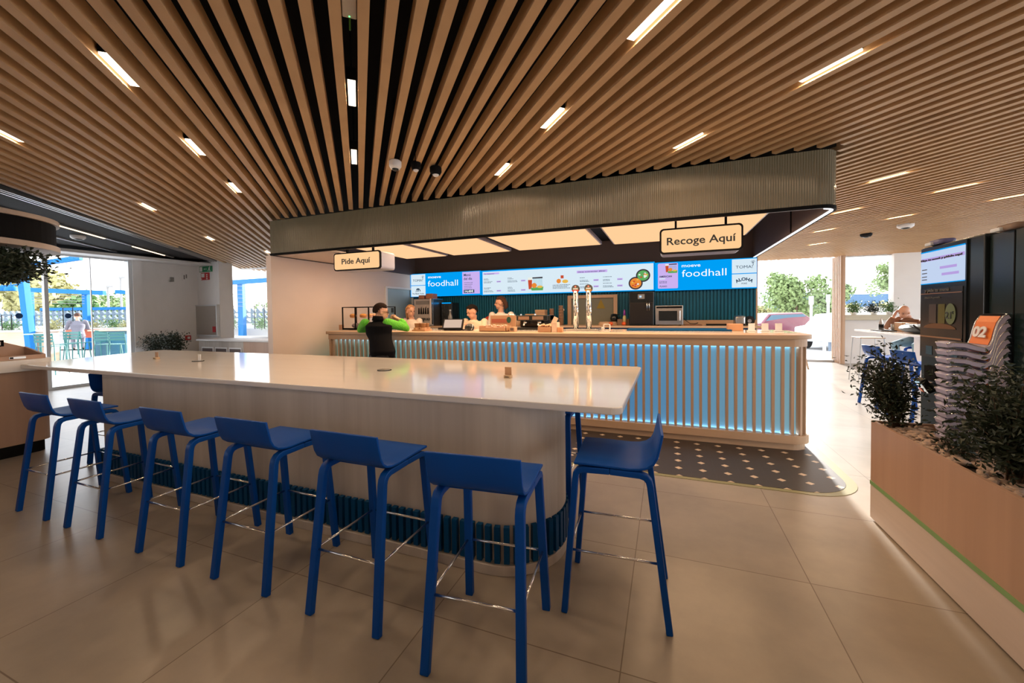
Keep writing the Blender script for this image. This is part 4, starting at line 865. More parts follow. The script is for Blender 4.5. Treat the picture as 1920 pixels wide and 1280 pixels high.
# ================================================================== ceiling lights
lights_ = [(-2.90,1.38,.32,'long lit strip at the upper left, nearest of the left-hand row'),(-3.65,2.23,.32,'second lit strip of the row running from upper left to the canopy'),(-4.42,3.08,.32,'small lit strip in the slats above the left part of the canopy'),(-4.68,1.47,.36,'lit strip cut by the left edge of the photo'),(-6.18,3.17,.32,'small lit strip above the exit sign wall, left side'),(-7.70,4.88,.32,'tiny lit strip above the white column'),
 (-1.83,2.10,.30,'lit strip pointing straight down the middle, nearer of the two'),(-2.58,2.92,.32,'short lit strip just left of the two round sensors'),(-.07,2.02,.40,'largest lit strip, at the top edge right of centre'),(-.79,2.86,.30,'lit strip in the slats above the middle of the canopy'),(-1.53,3.68,.32,'small lit strip just above the canopy edge, middle'),
 (.92,2.91,.32,'lit strip at the upper right above the canopy corner'),(.20,3.71,.30,'small lit strip just above the right half of the canopy'),(2.15,5.44,.32,'pale lit strip right of the canopy corner'),(3.12,6.26,.34,'pale lit strip between the canopy corner and the kiosk tops'),(3.35,7.94,.28,'pale lit strip left of the white ceiling sensor'),(2.61,8.72,.30,'tiny lit strip just under the canopy corner, far right area'),(4.07,7.02,.38,'pale lit strip cut by the right edge of the photo'),(-8.31,6.40,.30,'faint lit strip touching the left end of the canopy'),(2.38,7.11,.32,'lit strip touching the right edge of the canopy'),(3.02,10.46,.32,'farthest tiny lit strip beyond the canopy corner')]
for (x,y,L_,lab) in lights_:
    p_ = Vector((x,y,0)); s_ = (p_-o0).dot(SN)/SP; k_ = math.floor(s_)+.5; p_ = p_ + SN*((k_-s_)*SP); far = y > 5 and x > 0
    t = thing('strip_light', lab, 'ceiling light', (p_.x,p_.y,H), 'strip lights between the slats')
    a, b_ = p_-SD*L_/2, p_+SD*L_/2
    mesh('housing', bar([(a.x,a.y,H+.065),(b_.x,b_.y,H+.065)], .054, .075, SN), M_black, t); mesh('diffuser', bar([(a.x,a.y,H+.02),(b_.x,b_.y,H+.02)], .044, .012, SN), E_strip, t)
    mesh('suspension', box(p_.x-.004,p_.x+.004,p_.y-.004,p_.y+.004,H+.10,3.42), M_black, t)
    lamp_in('strip_lamp', (p_.x,p_.y,H-.0+.010), .044, L_, 6.0, (1,.70,.44), math.atan2(SD.y,SD.x)-PI/2)
# the same fittings go on behind the camera
for (x,y) in ((.7,.9),(-1.2,.1),(-3.0,-.8),(.8,-1.6),(2.6,.6),(-1.0,-2.6),(2.8,-2.2)):
    p_ = Vector((x,y,0)); s_ = (p_-o0).dot(SN)/SP; p_ = p_ + SN*((math.floor(s_)+.5-s_)*SP)
    t = thing('strip_light', 'strip light in the slats behind the viewer', 'ceiling light', (p_.x,p_.y,H), 'strip lights between the slats behind the viewer'); a, b_ = p_-SD*.16, p_+SD*.16
    mesh('diffuser', bar([(a.x,a.y,H+.02),(b_.x,b_.y,H+.02)], .044, .012, SN), E_strip, t); lamp_in('strip_lamp', (p_.x,p_.y,H+.010), .044, .32, 6.0, (1,.70,.44), math.atan2(SD.y,SD.x)-PI/2)
# black ceiling strips
bd = Vector((-.6488,.7610,0)); bn = Vector((-.761,-.6488,0))
t = thing('track_light','long continuous lit track on the black ceiling, nearer one','track light',(-9.4,4.0,2.92),'lit tracks on the black ceiling')
def seg(a,b_,off,z,w_=.03,h_=.03): 
    q0 = Vector((-8.58,3.14,0))+bn*off; A = q0+bd*a; B_ = q0+bd*b_; return bar([(A.x,A.y,z),(B_.x,B_.y,z)], w_, h_, tuple(bn))
mesh('track', seg(-7,3.9,0,2.905), M_steel, t); mesh('diffuser', join(seg(0,1.25,0,2.885,.028,.012), seg(2.15,3.45,0,2.885,.028,.012)), emis('track_glow',(1,.72,.45),3.0), t)
t = thing('track_light','farther unlit rail on the black ceiling by the glass wall','track light',(-10,4.0,2.92),'lit tracks on the black ceiling'); mesh('track', seg(-6,3.2,.75,2.905), M_steel, t)
t = thing('track_light','short lit track low in the corner above the glass wall','track light',(-11,4.4,2.92),'lit tracks on the black ceiling'); mesh('track', seg(-5,1.0,1.6,2.905), M_steel, t); mesh('diffuser', seg(.2,.8,1.6,2.885,.028,.012), emis('track_glow',(1,.72,.45),3.0), t)
for (x,y,z,r_,m,lab) in ((-2.30,3.05,2.84,.055,M_white,'white dome camera hanging below the slats'),(-2.16,3.17,2.85,.045,M_black,'black round sensor between the white camera and the black-and-white one'),(-2.03,3.30,2.83,.055,M_black,'black sensor with a white lens, right of the white camera'),(3.50,9.45,2.86,.09,M_dark,'dark round sensor on the far slatted ceiling'),(3.75,8.7,2.86,.11,M_white,'white round sensor on the far slatted ceiling'),(-9.65,3.85,2.90,.10,M_white,'white round detector on the black ceiling')):
    t = thing('ceiling_sensor', lab, 'sensor', (x,y,z))
    mesh('housing', lathe(x,y,[(r_*.75,z-.045),(r_,z-.02),(r_,z+.02),(r_*.8,z+.03)],24), m, t, smooth=True); mesh('lens', ell((x,y,z-.045),(r_*.55,r_*.55,.02),16,8), M_white if m is M_black else M_black_gloss, t, smooth=True)
    mesh('stem', cyl((x,y,z+.03),(x,y,3.42 if x>-9 else 2.93),.008,8), M_black, t)
t = thing('wireless_box','white box with a green indicator light between the slats at the top edge','box',(-1.27,1.5,2.95)); pc = Vector((-1.372,1.59,0)); s_ = (pc-o0).dot(SN)/SP; pc = pc+SN*((math.floor(s_)+.5-s_)*SP); 
mesh('body', bar([tuple(pc-SD*.10)[:2]+(2.96,), tuple(pc+SD*.07)[:2]+(2.96,)], .066, .03, SN), M_white, t, bevel=.004); q_ = pc+SD*.055; mesh('indicator', ell((q_.x,q_.y,2.944),(.004,.004,.002),8,5), emis('green_led',(.1,1,.2),4), t)
t = thing('green_cable','green cable looping between the slats','cable',(-1.4,1.7,3)); mesh('cable', tube([tuple(pc+SD*d_)[:2]+(z_,) for d_,z_ in ((.12,3.1),(.14,3.02),(.2,2.98),(.27,3.02),(.32,3.12))],.005,6), principled('cable_green',(.15,.45,.05),.5), t, smooth=True)
# ================================================================== foliage
def shrub(c, rx, ry, h, n_stem, n_leaf, ls, seed, lean=(0,0), spread=1.0):
    rr = random.Random(seed); V, F = [], []; ST = []
    cx, cy, cz = c; tips = []
    for i in range(n_stem):
        a = rr.uniform(0,2*PI); r_ = math.sqrt(rr.uniform(0,1)); hh = h*rr.uniform(.6,1)*(1-.25*r_)
        b0 = Vector((cx+rr.uniform(-.2,.2)*rx, cy+rr.uniform(-.2,.2)*ry, cz)); tp = Vector((cx+rx*r_*math.cos(a)*spread+lean[0]*rr.random(), cy+ry*r_*math.sin(a)*spread+lean[1]*rr.random(), cz+hh))
        md_ = (b0+tp)/2 + Vector((rr.uniform(-.1,.1)*rx, rr.uniform(-.1,.1)*ry, .06*h)); ST.append(tube([b0,md_,tp],[.006*h,.004*h,.0018*h],5)); tips.append((b0,md_,tp))
    for i in range(n_leaf):
        b0,md_,tp = tips[rr.randrange(n_stem)]; t_ = rr.uniform(.18,1.02)
        p_ = (b0*(1-t_)**2 + md_*2*t_*(1-t_) + tp*t_**2) + Vector((rr.gauss(0,1),rr.gauss(0,1),rr.gauss(0,.8)))*ls*1.5
        if p_.z < cz: p_.z = cz + rr.random()*.04
        d = Vector((rr.gauss(0,1),rr.gauss(0,1),rr.gauss(.35,.7))).normalized(); s_ = d.cross(Vector((rr.gauss(0,1),rr.gauss(0,1),rr.gauss(0,1)))).normalized(); L_ = ls*rr.uniform(.7,1.3); n0 = len(V)
        nn = d.cross(s_)*L_*.12
        V += [tuple(p_), tuple(p_+d*L_*.5+s_*L_*.22+nn), tuple(p_+d*L_), tuple(p_+d*L_*.5-s_*L_*.22+nn)]; F += [(n0,n0+1,n0+2,n0+3)]
    return (V,F), join(*ST)
def plant(nm, lab, cat, c, rx, ry, h, ns, nl, ls, seed, lm=None, group=None, **k_):
    t = thing(nm, lab, cat, c, group); lf, st_ = shrub(c, rx, ry, h, ns, nl, ls, seed, **k_)
    mesh('foliage', lf, lm or M_leaf, t); mesh('stem', st_, M_stem, t); return t
# ================================================================== planter at the right with kiosk behind
PL = thing('planter_box','long planter clad in pinkish beech with a green stripe over a white base, right foreground','planter',(1.5,1.5,0))
pf = [(1.335,3.50),(1.365,-1.5),(1.72,-1.5),(1.70,3.50)]
def off(P_,d): return [(P_[0][0]-d,P_[0][1]+d),(P_[1][0]-d,P_[1][1]),(P_[2][0],P_[2][1]),(P_[3][0],P_[3][1]+d)]
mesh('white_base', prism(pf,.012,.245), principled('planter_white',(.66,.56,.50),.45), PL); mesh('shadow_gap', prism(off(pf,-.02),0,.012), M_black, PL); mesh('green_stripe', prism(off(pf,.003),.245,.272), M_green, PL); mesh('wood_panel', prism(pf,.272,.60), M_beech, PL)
rim = join(prism([(1.335,3.50),(1.365,-1.5),(1.383,-1.5),(1.353,3.482)],.60,.695), prism([(1.335,3.50),(1.353,3.482),(1.684,3.482),(1.70,3.50)],.60,.695), prism([(1.684,3.482),(1.702,-1.5),(1.72,-1.5),(1.70,3.50)],.60,.695))
mesh('upper_rim', rim, M_beech, PL); mesh('soil', prism([(1.353,3.482),(1.383,-1.5),(1.702,-1.5),(1.684,3.482)],.60,.655), principled('dark_soil',(.02,.015,.012),.9), PL)
rr = random.Random(12); Q = []
for i in range(900):
    y = rr.uniform(1.2,3.46); x = rr.uniform(1.375,1.675); r_ = rr.uniform(.010,.022); Q.append(ell((x,y,.658+rr.uniform(0,.022)),(r_*1.5,r_,r_*.7),7,5,Matrix.Rotation(rr.uniform(0,3),3,'Z')))
M_peb = principled('pebble',(.42,.34,.28),.6); nt = M_peb.node_tree; p = nt.nodes['Principled BSDF']; n_ = nt.nodes.new('ShaderNodeTexVoronoi'); n_.inputs['Scale'].default_value = 26; cr = nt.nodes.new('ShaderNodeValToRGB'); cr.color_ramp.elements[0].color = (.22,.20,.22,1); cr.color_ramp.elements[1].color = (.72,.52,.38,1); nt.links.new(n_.outputs['Color'], cr.inputs[0]); nt.links.new(cr.outputs[0], p.inputs['Base Color'])
tag(mesh('pebbles', join(*Q), M_peb, smooth=True),'rounded tan and grey pebbles covering the soil of the long planter','pebbles',kind='stuff')
plant('leafy_shrub','dark small-leaved shrub at the far end of the planter, left of the kiosk','shrub',(1.44,3.42,.66),.13,.08,.62,30,3000,.030,5,lean=(-.12,.06))
plant('leafy_shrub','tall dense dark shrub right of the stacked 02 markers','shrub',(1.50,2.50,.66),.20,.26,.66,40,5200,.032,6)
plant('leafy_shrub','large dark shrub cut by the right edge of the photo','shrub',(1.54,2.05,.66),.17,.28,.66,36,4200,.032,8)
plant('leafy_shrub','low dark shrub in the planter in front of the kiosk','shrub',(1.48,2.86,.66),.08,.08,.20,12,500,.028,9)
# kiosk
K = thing('ordering_kiosk','tall black kiosk with a glowing pale blue menu reflection and a round 21 badge','kiosk',(1.8,3.47,0))
mesh('cabinet', box(1.725,1.86,3.17,3.78,0,1.905), M_black_gloss, K, bevel=.008)
mesh('glass_front', box(1.716,1.725,3.30,3.77,1.13,1.895), M_black_gloss, K)
XK = 1.714
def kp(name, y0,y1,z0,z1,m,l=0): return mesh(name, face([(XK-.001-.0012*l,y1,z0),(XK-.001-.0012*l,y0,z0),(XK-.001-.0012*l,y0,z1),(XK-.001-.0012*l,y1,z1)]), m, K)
kp('screen',3.305,3.765,1.645,1.862,emis('kiosk_reflection',(.60,.72,.95),.85)); kp('blue_edge',3.305,3.765,1.862,1.870,G_b,1); kp('blue_edge',3.305,3.765,1.640,1.646,G_b,1)  # glowing pane and drawn print imitate the menu board reflected in the glass
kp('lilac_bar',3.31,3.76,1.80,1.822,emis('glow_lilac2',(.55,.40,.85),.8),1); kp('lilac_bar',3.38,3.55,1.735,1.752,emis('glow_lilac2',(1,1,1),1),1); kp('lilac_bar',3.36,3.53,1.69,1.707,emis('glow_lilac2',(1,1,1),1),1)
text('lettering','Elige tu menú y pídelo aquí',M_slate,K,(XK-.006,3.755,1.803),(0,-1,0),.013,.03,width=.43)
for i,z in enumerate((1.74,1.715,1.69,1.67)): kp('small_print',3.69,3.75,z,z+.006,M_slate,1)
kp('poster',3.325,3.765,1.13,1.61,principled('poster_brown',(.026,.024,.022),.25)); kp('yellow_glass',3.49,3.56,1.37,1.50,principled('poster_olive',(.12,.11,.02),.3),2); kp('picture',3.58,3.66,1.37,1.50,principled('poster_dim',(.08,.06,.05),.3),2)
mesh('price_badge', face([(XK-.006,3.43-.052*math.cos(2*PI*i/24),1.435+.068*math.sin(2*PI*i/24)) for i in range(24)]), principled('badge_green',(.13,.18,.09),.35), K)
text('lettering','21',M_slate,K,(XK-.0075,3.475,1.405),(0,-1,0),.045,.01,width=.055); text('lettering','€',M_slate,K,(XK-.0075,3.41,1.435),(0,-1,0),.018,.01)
mesh('food_reflection', face([(XK-.004,3.55-.17*math.cos(R(a)),1.335+.035*math.sin(R(a))) for a in range(0,181,15)]), principled('reflection_orange',(.16,.07,.02),.35), K)  # orange arc painted as food reflected in the kiosk glass
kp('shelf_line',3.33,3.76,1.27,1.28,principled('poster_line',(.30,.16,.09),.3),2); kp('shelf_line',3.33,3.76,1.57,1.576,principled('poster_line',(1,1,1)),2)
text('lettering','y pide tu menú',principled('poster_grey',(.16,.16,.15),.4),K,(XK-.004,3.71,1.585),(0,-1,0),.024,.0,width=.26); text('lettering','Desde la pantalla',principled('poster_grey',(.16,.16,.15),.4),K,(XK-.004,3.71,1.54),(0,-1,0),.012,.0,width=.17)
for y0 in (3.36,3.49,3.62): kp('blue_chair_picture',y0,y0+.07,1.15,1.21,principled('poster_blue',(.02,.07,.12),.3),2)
mesh('printer_slot', box(1.708,1.726,3.57,3.70,.97,1.07), M_black, K); mesh('chute', xf(box(-.012,.0,-.045,.045,-.05,.0), Matrix.Translation((1.70,3.63,.965))@Matrix.Rotation(R(-35),4,'Y')), M_steel, K)
t = thing('card_terminal','small black card terminal with a red and orange label on the kiosk','card terminal',(1.68,3.63,.92)); M = Matrix.Translation((1.672,3.64,.93))@Matrix.Rotation(R(-30),4,'Y')
mesh('body', xf(box(-.012,.03,-.05,.04,-.05,.05),M), M_black_gloss, t, bevel=.006); mesh('screen', xf(box(-.014,-.012,-.04,.03,.02,.045),M), emis('terminal_screen',(.5,.7,.8),.8), t); mesh('label', xf(box(-.0145,-.012,.0,.035,-.045,-.015),M), principled('label_red',(.75,.06,.02),.5), t); mesh('label_spot', xf(box(-.0155,-.0145,.005,.02,-.04,-.025),M), principled('label_orange',(.9,.35,.04),.5), t)
mesh('pay_slot', box(1.712,1.726,3.40,3.44,1.00,1.06), principled('slot_dark',(.01,.03,.02),.3), K)
K2 = thing('ordering_kiosk','plain black kiosk panel with a rounded reflection-green edge at the right of the badged one','kiosk',(1.85,3.0,0))
mesh('cabinet', prism([(1.745,3.16),(1.735,2.96),(1.74,2.88),(1.775,2.835),(1.86,2.83),(1.88,3.16)],0,1.89), principled('kiosk_green_black',(.012,.024,.024),.22), K2, smooth=False); mesh('seam', box(1.733,1.745,2.965,2.972,0,1.885), M_black, K2)  # green tint in the base colour stands for a reflection
for (y,z,m,lab) in ((3.63,1.905,principled('cam_lilac',(.12,.12,.28),.3),'lilac-grey camera on top of the badged kiosk'),(3.02,1.89,principled('cam_brown',(.20,.13,.09),.4),'brown-grey camera on top of the plain kiosk')):
    t = thing('kiosk_camera',lab,'camera',(1.77,y,z)); mesh('body', prism(rrect(1.71,1.80,y-.09,y+.06,.03,5),z+.001,z+.035), m, t, bevel=.01); mesh('nose', box(1.695,1.72,y-.01,y+.06,z+.001,z+.022), M_alu, t, bevel=.005)
# stacked order markers
SG = 'white curved markers stacked in front of the kiosk'
def marker_profile(dz): return [(1.475,1.272),(1.50,1.281),(1.545,1.279),(1.585,1.264),(1.615,1.255),(1.637,1.268),(1.648,1.30),(1.656,1.345),(1.668,1.392),(1.685,1.425),(1.705,1.437)]
mk0 = thing('order_marker','topmost white curved marker of the stack, its orange face numbered 02','table marker',(1.60,3.04,.70),SG)
def sheet(P_, y0f, y1, th=.006):
    V, F = [], []; n = len(P_)
    for i,(x,z) in enumerate(P_):
        d = Vector((P_[min(i+1,n-1)][0]-P_[max(i-1,0)][0], P_[min(i+1,n-1)][1]-P_[max(i-1,0)][1])).normalized(); nx, nz = -d.y*th, d.x*th
        y0 = y0f(i,n)
        V += [(x,y0[0],z),(x,y0[1],z),(x-nx,y0[1],z-nz),(x-nx,y0[0],z-nz)]
    for i in range(n-1):
        for q in range(4): F.append((i*4+q,i*4+(q+1)%4,(i+1)*4+(q+1)%4,(i+1)*4+q))
    F += [(3,2,1,0), tuple((n-1)*4+q for q in range(4))]; return V, F
PR = marker_profile(0); yf = lambda i,n: (2.955+.035*max(0,1-i/2.5),3.125-.035*max(0,1-i/2.5))
M_mk = principled('marker_white',(.50,.48,.66),.35)
mesh('shell', sheet(PR, yf, 0, .024), M_mk, mk0, smooth=False)
mesh('rim', join(*[tube([(x,(yf(i,11)[s_]),z) for i,(x,z) in enumerate(PR)],.0032,6) for s_ in (0,1)], tube([(1.705,2.955,1.437),(1.705,3.125,1.437)],.004,6)), M_chrome, mk0, smooth=True)
mesh('orange_face', sheet([(x-.0035,z+.002) for x,z in PR[5:10]], lambda i,n:(2.966,3.114), 0, .002), principled('marker_orange',(.85,.22,.03),.4), mk0)
mesh('dark_band', sheet([(x-.004,z+.003) for x,z in PR[9:11]], lambda i,n:(2.966,3.114), 0, .002), M_dark, mk0)
nm_ = ('second','third','fourth','fifth','sixth','seventh','eighth','ninth','tenth','eleventh','twelfth','thirteenth')
for i,q_ in enumerate(nm_): dup(mk0, (1.60,3.04,.70-.0445*(i+1)), 0, 'white curved marker with chrome rim, %s from the top of the stack'%q_, SG)
text('lettering','02',M_white,mk0,(1.6350,3.092,1.312),(0,-1,0),.058,.06,width=.105,updir=(.20,0,.98))
# ================================================================== left self-service counter with tray
LC = thing('side_counter','pale wood side counter with a thick white top and black plinth at the left edge','counter',(-7.2,.8,0))
mesh('body', prism(rrect(-8.2,-6.50,-1.5,2.33,.10,6),.12,.905), M_beech, LC); mesh('white_top', prism(rrect(-8.24,-6.46,-1.55,2.36,.14,6),.905,1.03), M_white, LC, bevel=.008); mesh('plinth', prism(rrect(-8.14,-6.50,-1.4,2.28,.08,6),0,.12), M_black, LC)
TR = thing('sorting_tray','open light wooden tray with a black TEN plate, standing on the side counter','tray',(-6.8,1.9,1.03))
mesh('front_lip', box(-6.52,-6.50,1.0,2.27,1.031,1.075), M_beech, TR); mesh('base', box(-6.95,-6.52,1.0,2.29,1.031,1.045), M_beech, TR)
mesh('back_panel', ([(-6.95,1.0,1.031),(-6.95,2.29,1.031),(-6.95,2.29,1.14),(-6.95,2.10,1.22),(-6.95,1.0,1.27),(-6.93,1.0,1.031),(-6.93,2.29,1.031),(-6.93,2.29,1.14),(-6.93,2.10,1.22),(-6.93,1.0,1.27)],[(0,1,2,3,4),(9,8,7,6,5),(0,5,6,1),(1,6,7,2),(2,7,8,3),(3,8,9,4),(4,9,5,0)]), M_beech, TR)
mesh('end_panel', ([(-6.93,2.27,1.031),(-6.50,2.27,1.031),(-6.50,2.27,1.075),(-6.93,2.27,1.15),(-6.93,2.29,1.031),(-6.50,2.29,1.031),(-6.50,2.29,1.075),(-6.93,2.29,1.15)],[(0,1,2,3),(7,6,5,4),(0,4,5,1),(1,5,6,2),(2,6,7,3),(3,7,4,0)]), M_beech, TR)
mesh('name_plate', box(-6.93,-6.924,1.2,2.12,1.165,1.235), M_black, TR); text('lettering','TEN',M_white,TR,(-6.922,1.93,1.18),(0,1,0),.040,.02,width=.165)
for y0 in (1.72,2.02): mesh('label_holder', box(-6.50,-6.496,y0,y0+.12,1.042,1.066), M_steel, TR, bevel=.001); mesh('label_mark', box(-6.496,-6.494,y0+.005,y0+.03,1.045,1.063), M_dark, TR)
# hanging drum planter
DR = thing('hanging_drum','round black hanging ceiling drum with two pale rims above the side counter','ceiling drum',(-7.12,1.82,2.25))
cx,cy,rd = -7.12,1.82,.80
for nm2,z0,z1,r_,m in (('drum_body',2.31,2.56,rd-.03,M_black),('lower_rim',2.25,2.31,rd,M_kraft),('upper_rim',2.56,2.61,rd,M_kraft)):
    o = ring(cx,cy,r_,56); mesh(nm2, prism(o,z0,z1), principled('pale_rim',(.50,.40,.33),.5) if m is M_kraft else m, DR)
mesh('ceiling_mount', cyl((cx,cy,2.61),(cx,cy,2.92),.04,10), M_black, DR)
lf, st_ = shrub((-6.80,1.98,1.88),.55,.50,.34,80,9000,.055,31); 
t = thing('trailing_plant','dark green trailing plant spilling under the round ceiling drum','plant',(cx,cy,2.25)); mesh('foliage', (lf[0],lf[1]), M_leaf, t); mesh('stem', st_, M_stem, t)
for c in t.children: pass
# ================================================================== far left wall fittings
t = thing('steel_hose_cabinet','brushed steel panel cabinet with a small dark emblem on the white column','cabinet',(-11.4,6.95,1.05)); mesh('panel', box(-11.86,-10.94,6.94,6.995,.98,1.74), M_steel, t, bevel=.008); mesh('frame', join(box(-11.90,-11.86,6.93,7.0,.95,1.77),box(-10.94,-10.90,6.93,7.0,.95,1.77),box(-11.86,-10.94,6.93,7.0,1.74,1.77),box(-11.86,-10.94,6.93,7.0,.95,.98)), M_alu, t); mesh('emblem', box(-11.09,-10.97,6.934,6.94,1.05,1.20), principled('deep_red',(.45,.02,.03),.4), t)
t = thing('exit_sign','green running-man exit sign high on the white column','sign',(-11.4,6.98,2.65)); mesh('plate', box(-11.62,-11.12,6.98,6.998,2.64,2.79), principled('exit_green',(.01,.25,.10),.5), t); mesh('pictogram', join(box(-11.60,-11.50,6.975,6.98,2.655,2.775),box(-11.42,-11.32,6.975,6.98,2.71,2.72),face([(-11.44,6.976,2.715),(-11.41,6.976,2.735),(-11.41,6.976,2.695)]),ell((-11.20,6.976,2.765),(.014,.003,.014),8,6),face([(-11.24,6.976,2.75),(-11.19,6.976,2.75),(-11.20,6.976,2.70),(-11.24,6.976,2.70)]),face([(-11.24,6.976,2.705),(-11.20,6.976,2.70),(-11.17,6.976,2.66),(-11.19,6.976,2.655)]),face([(-11.24,6.976,2.705),(-11.22,6.976,2.70),(-11.26,6.976,2.66),(-11.28,6.976,2.665)])), M_white, t)
t = thing('hose_sign','red fire hose sign under the exit sign','sign',(-11.4,6.98,2.45)); mesh('plate', box(-11.56,-11.24,6.98,6.998,2.43,2.62), principled('fire_red',(.50,.02,.02),.5), t); mesh('pictogram', join(box(-11.54,-11.42,6.975,6.98,2.50,2.60), *[ell((-11.32,6.976,2.56-.05*i),(.030,.003,.018),10,6) for i in range(3)], box(-11.55,-11.52,6.975,6.98,2.445,2.47)), M_white, t)
t = thing('wall_sensor','small grey sensor box on the white wall left of the notice','sensor',(-11.7,6.40,2.4)); mesh('body', box(-11.75,-11.70,6.36,6.43,2.36,2.47), M_gray, t, bevel=.005)
t = thing('wall_notice','white paper notice with grey drawing on the white wall','notice',(-11.7,6.7,2.5)); mesh('sheet', box(-11.75,-11.742,6.64,6.78,2.40,2.60), M_white, t); mesh('drawing', join(box(-11.742,-11.740,6.67,6.70,2.44,2.55),box(-11.742,-11.740,6.72,6.75,2.47,2.57)), M_gray, t)
t = thing('fire_alarm','red fire alarm box low on the white wall','alarm',(-11.72,6.72,.9)); mesh('body', box(-11.75,-11.70,6.66,6.78,.85,.97), principled('fire_red',(1,1,1)), t, bevel=.006); mesh('button', box(-11.70,-11.696,6.69,6.75,.88,.94), M_white, t)
t = thing('corner_camera','small black corner camera at the top of the white column','camera',(-11.6,6.9,2.88)); mesh('body', tube([(-11.70,6.90,2.86),(-11.55,6.86,2.84)],[.035,.03],12), M_black, t, smooth=True); mesh('bracket', box(-11.66,-11.62,6.88,7.0,2.86,2.90), M_black, t)
t = thing('low_planter','white planter box by the glass wall, left of the steel cabinet','planter',(-10.7,5.75,0)); mesh('box', join(box(-11.45,-10.15,5.45,5.49,0,.66),box(-11.45,-10.15,5.91,5.95,0,.66),box(-11.45,-11.41,5.45,5.95,0,.66),box(-10.19,-10.15,5.45,5.95,0,.66)), M_white, t, bevel=.006); mesh('soil', box(-11.41,-10.19,5.49,5.91,.5,.6), principled('dark_soil',(0,0,0)), t)
plant('leafy_shrub','left dark bushy shrub in the white planter by the glass wall','shrub',(-11.10,5.7,.6),.27,.2,.55,26,1500,.05,14); plant('leafy_shrub','right dark bushy shrub in the white planter by the glass wall','shrub',(-10.50,5.7,.6),.30,.2,.56,26,1700,.05,15,lean=(.1,0))
BN = thing('waste_station','pale wood waste cabinet with three dark openings beside the white column','cabinet',(-9.6,6.75,0))
mesh('body', box(-10.93,-9.30,6.50,7.05,.0,.86), M_ash, BN, bevel=.004); mesh('top', box(-10.97,-8.1,6.46,7.10,.86,.90), M_white, BN, bevel=.004); mesh('end_block', box(-9.30,-8.15,6.49,7.05,0,.86), M_beech, BN)
for i in range(3): x0 = -10.78+i*.50; mesh('opening', box(x0,x0+.38,6.485,6.50,.50,.68), M_dbrown, BN); mesh('opening_frame', join(box(x0-.03,x0+.41,6.488,6.499,.68,.71),box(x0-.03,x0,6.488,6.499,.05,.68),box(x0+.38,x0+.41,6.488,6.499,.05,.68)), M_white, BN)
# ================================================================== far right seating
FT = thing('high_table','white high table at the far right where the bald person sits','table',(3.9,8.2,0)); mesh('tabletop', box(3.44,3.98,6.9,9.75,1.035,1.065), M_quartz, FT, bevel=.006); mesh('pedestal', box(3.70,3.95,7.2,8.3,0,1.035), M_white, FT)
dup(st0,(3.08,7.60,0),R(-82),'light-struck blue bar stool at the far right table, left one','blue stools at the far right table'); dup(st0,(3.10,6.80,0),R(-78),'light-struck blue bar stool at the far right table, nearer the kiosk','blue stools at the far right table')
dup(st0,(4.45,9.62,0),R(115),'blue bar stool under the bald person at the far right table','blue stools at the far right table')
t = thing('guest_chair','thin wire-legged stool with an orange wooden seat beyond the far table','stool',(3.75,10.0,0)); mesh('seat', box(3.55,3.95,9.8,10.2,.88,.90), M_oak, t, bevel=.004)
for x_ in (3.57,3.93):
    for y_ in (9.82,10.18): mesh('leg', cyl((x_,y_,.88),(x_+(x_-3.75)*.25,y_+(y_-10)*.25,0),.009,8), M_steel, t)
t = thing('serving_tray','dark serving tray on the far right table','tray',(3.75,9.1,1.065)); mesh('tray_body', box(3.52,3.85,8.9,9.3,1.067,1.08), M_dark, t, bevel=.004)
t = thing('water_bottle','clear bottle standing on the tray at the far right table','bottle',(3.62,9.2,1.08)); mesh('bottle_body', lathe(3.62,9.15,[(.035,1.081),(.035,1.22),(.014,1.27),(.014,1.30)],14), principled('bottle_glass',(.8,.8,.8)), t, smooth=True); mesh('label', cyl((3.62,9.15,1.12),(3.62,9.15,1.18),.036,14), M_dark, t)
t = thing('drinking_glass','clear drinking glass beside the bottle on the far tray','glass',(3.72,9.05,1.08)); mesh('glass_body', lathe(3.74,9.02,[(.03,1.081),(.038,1.19),(.035,1.19),(.028,1.09)],14), principled('bottle_glass',(.8,.8,.8)), t, smooth=True)
t = thing('dark_bag','dark grey rounded bag lying on the far right table','bag',(3.75,8.2,1.066)); mesh('bag_body', ell((3.72,8.25,1.14),(.16,.42,.075),18,10), bump_noise(principled('bag_grey',(.05,.06,.065),.6),12,.5,.02), t, smooth=True); mesh('strap', tube([(3.62,7.9,1.10),(3.56,8.0,1.20),(3.60,8.3,1.22)],.012,6), M_dark, t)
t = thing('kraft_parcel','small tan card box on the far table in front of the bald person','box',(3.9,8.3,1.066)); mesh('carton', box(3.74,3.94,8.75,9.0,1.067,1.22), M_kraft, t, bevel=.004)
for i,(x,r_) in enumerate(((4.66,.0),(5.08,0),(5.40,0))):
    lab = ('left small potted bush on the far window sill','middle small potted bush on the far window sill','right small potted bush on the far window sill')[i]
    t = thing('potted_bush', lab, 'plant', (x,13.24,1.30), 'potted bushes on the far window sill'); lf, st_ = shrub((x,13.24,1.36),.14,.12,.26,16,520,.05,40+i); mesh('foliage', lf, M_leaf2 if i!=1 else M_leaf, t); mesh('stem', st_, M_stem, t); mesh('pot', lathe(x,13.24,[(.06,1.301),(.08,1.37)],14), M_white, t)
t = thing('wooden_stand','light wooden stand leg showing behind the right end of the counter','stand',(3.1,11.7,0))
for x0,x1 in ((3.04,3.24),(2.98,2.78)): mesh('leg', bar([(x0,11.6,.80),(x1,11.75,0)], .03,.03,(0,1,0)), M_oak, t)
mesh('crossbar', bar([(2.88,11.65,.45),(3.14,11.65,.45)], .03,.02,(0,1,0)), M_oak, t)
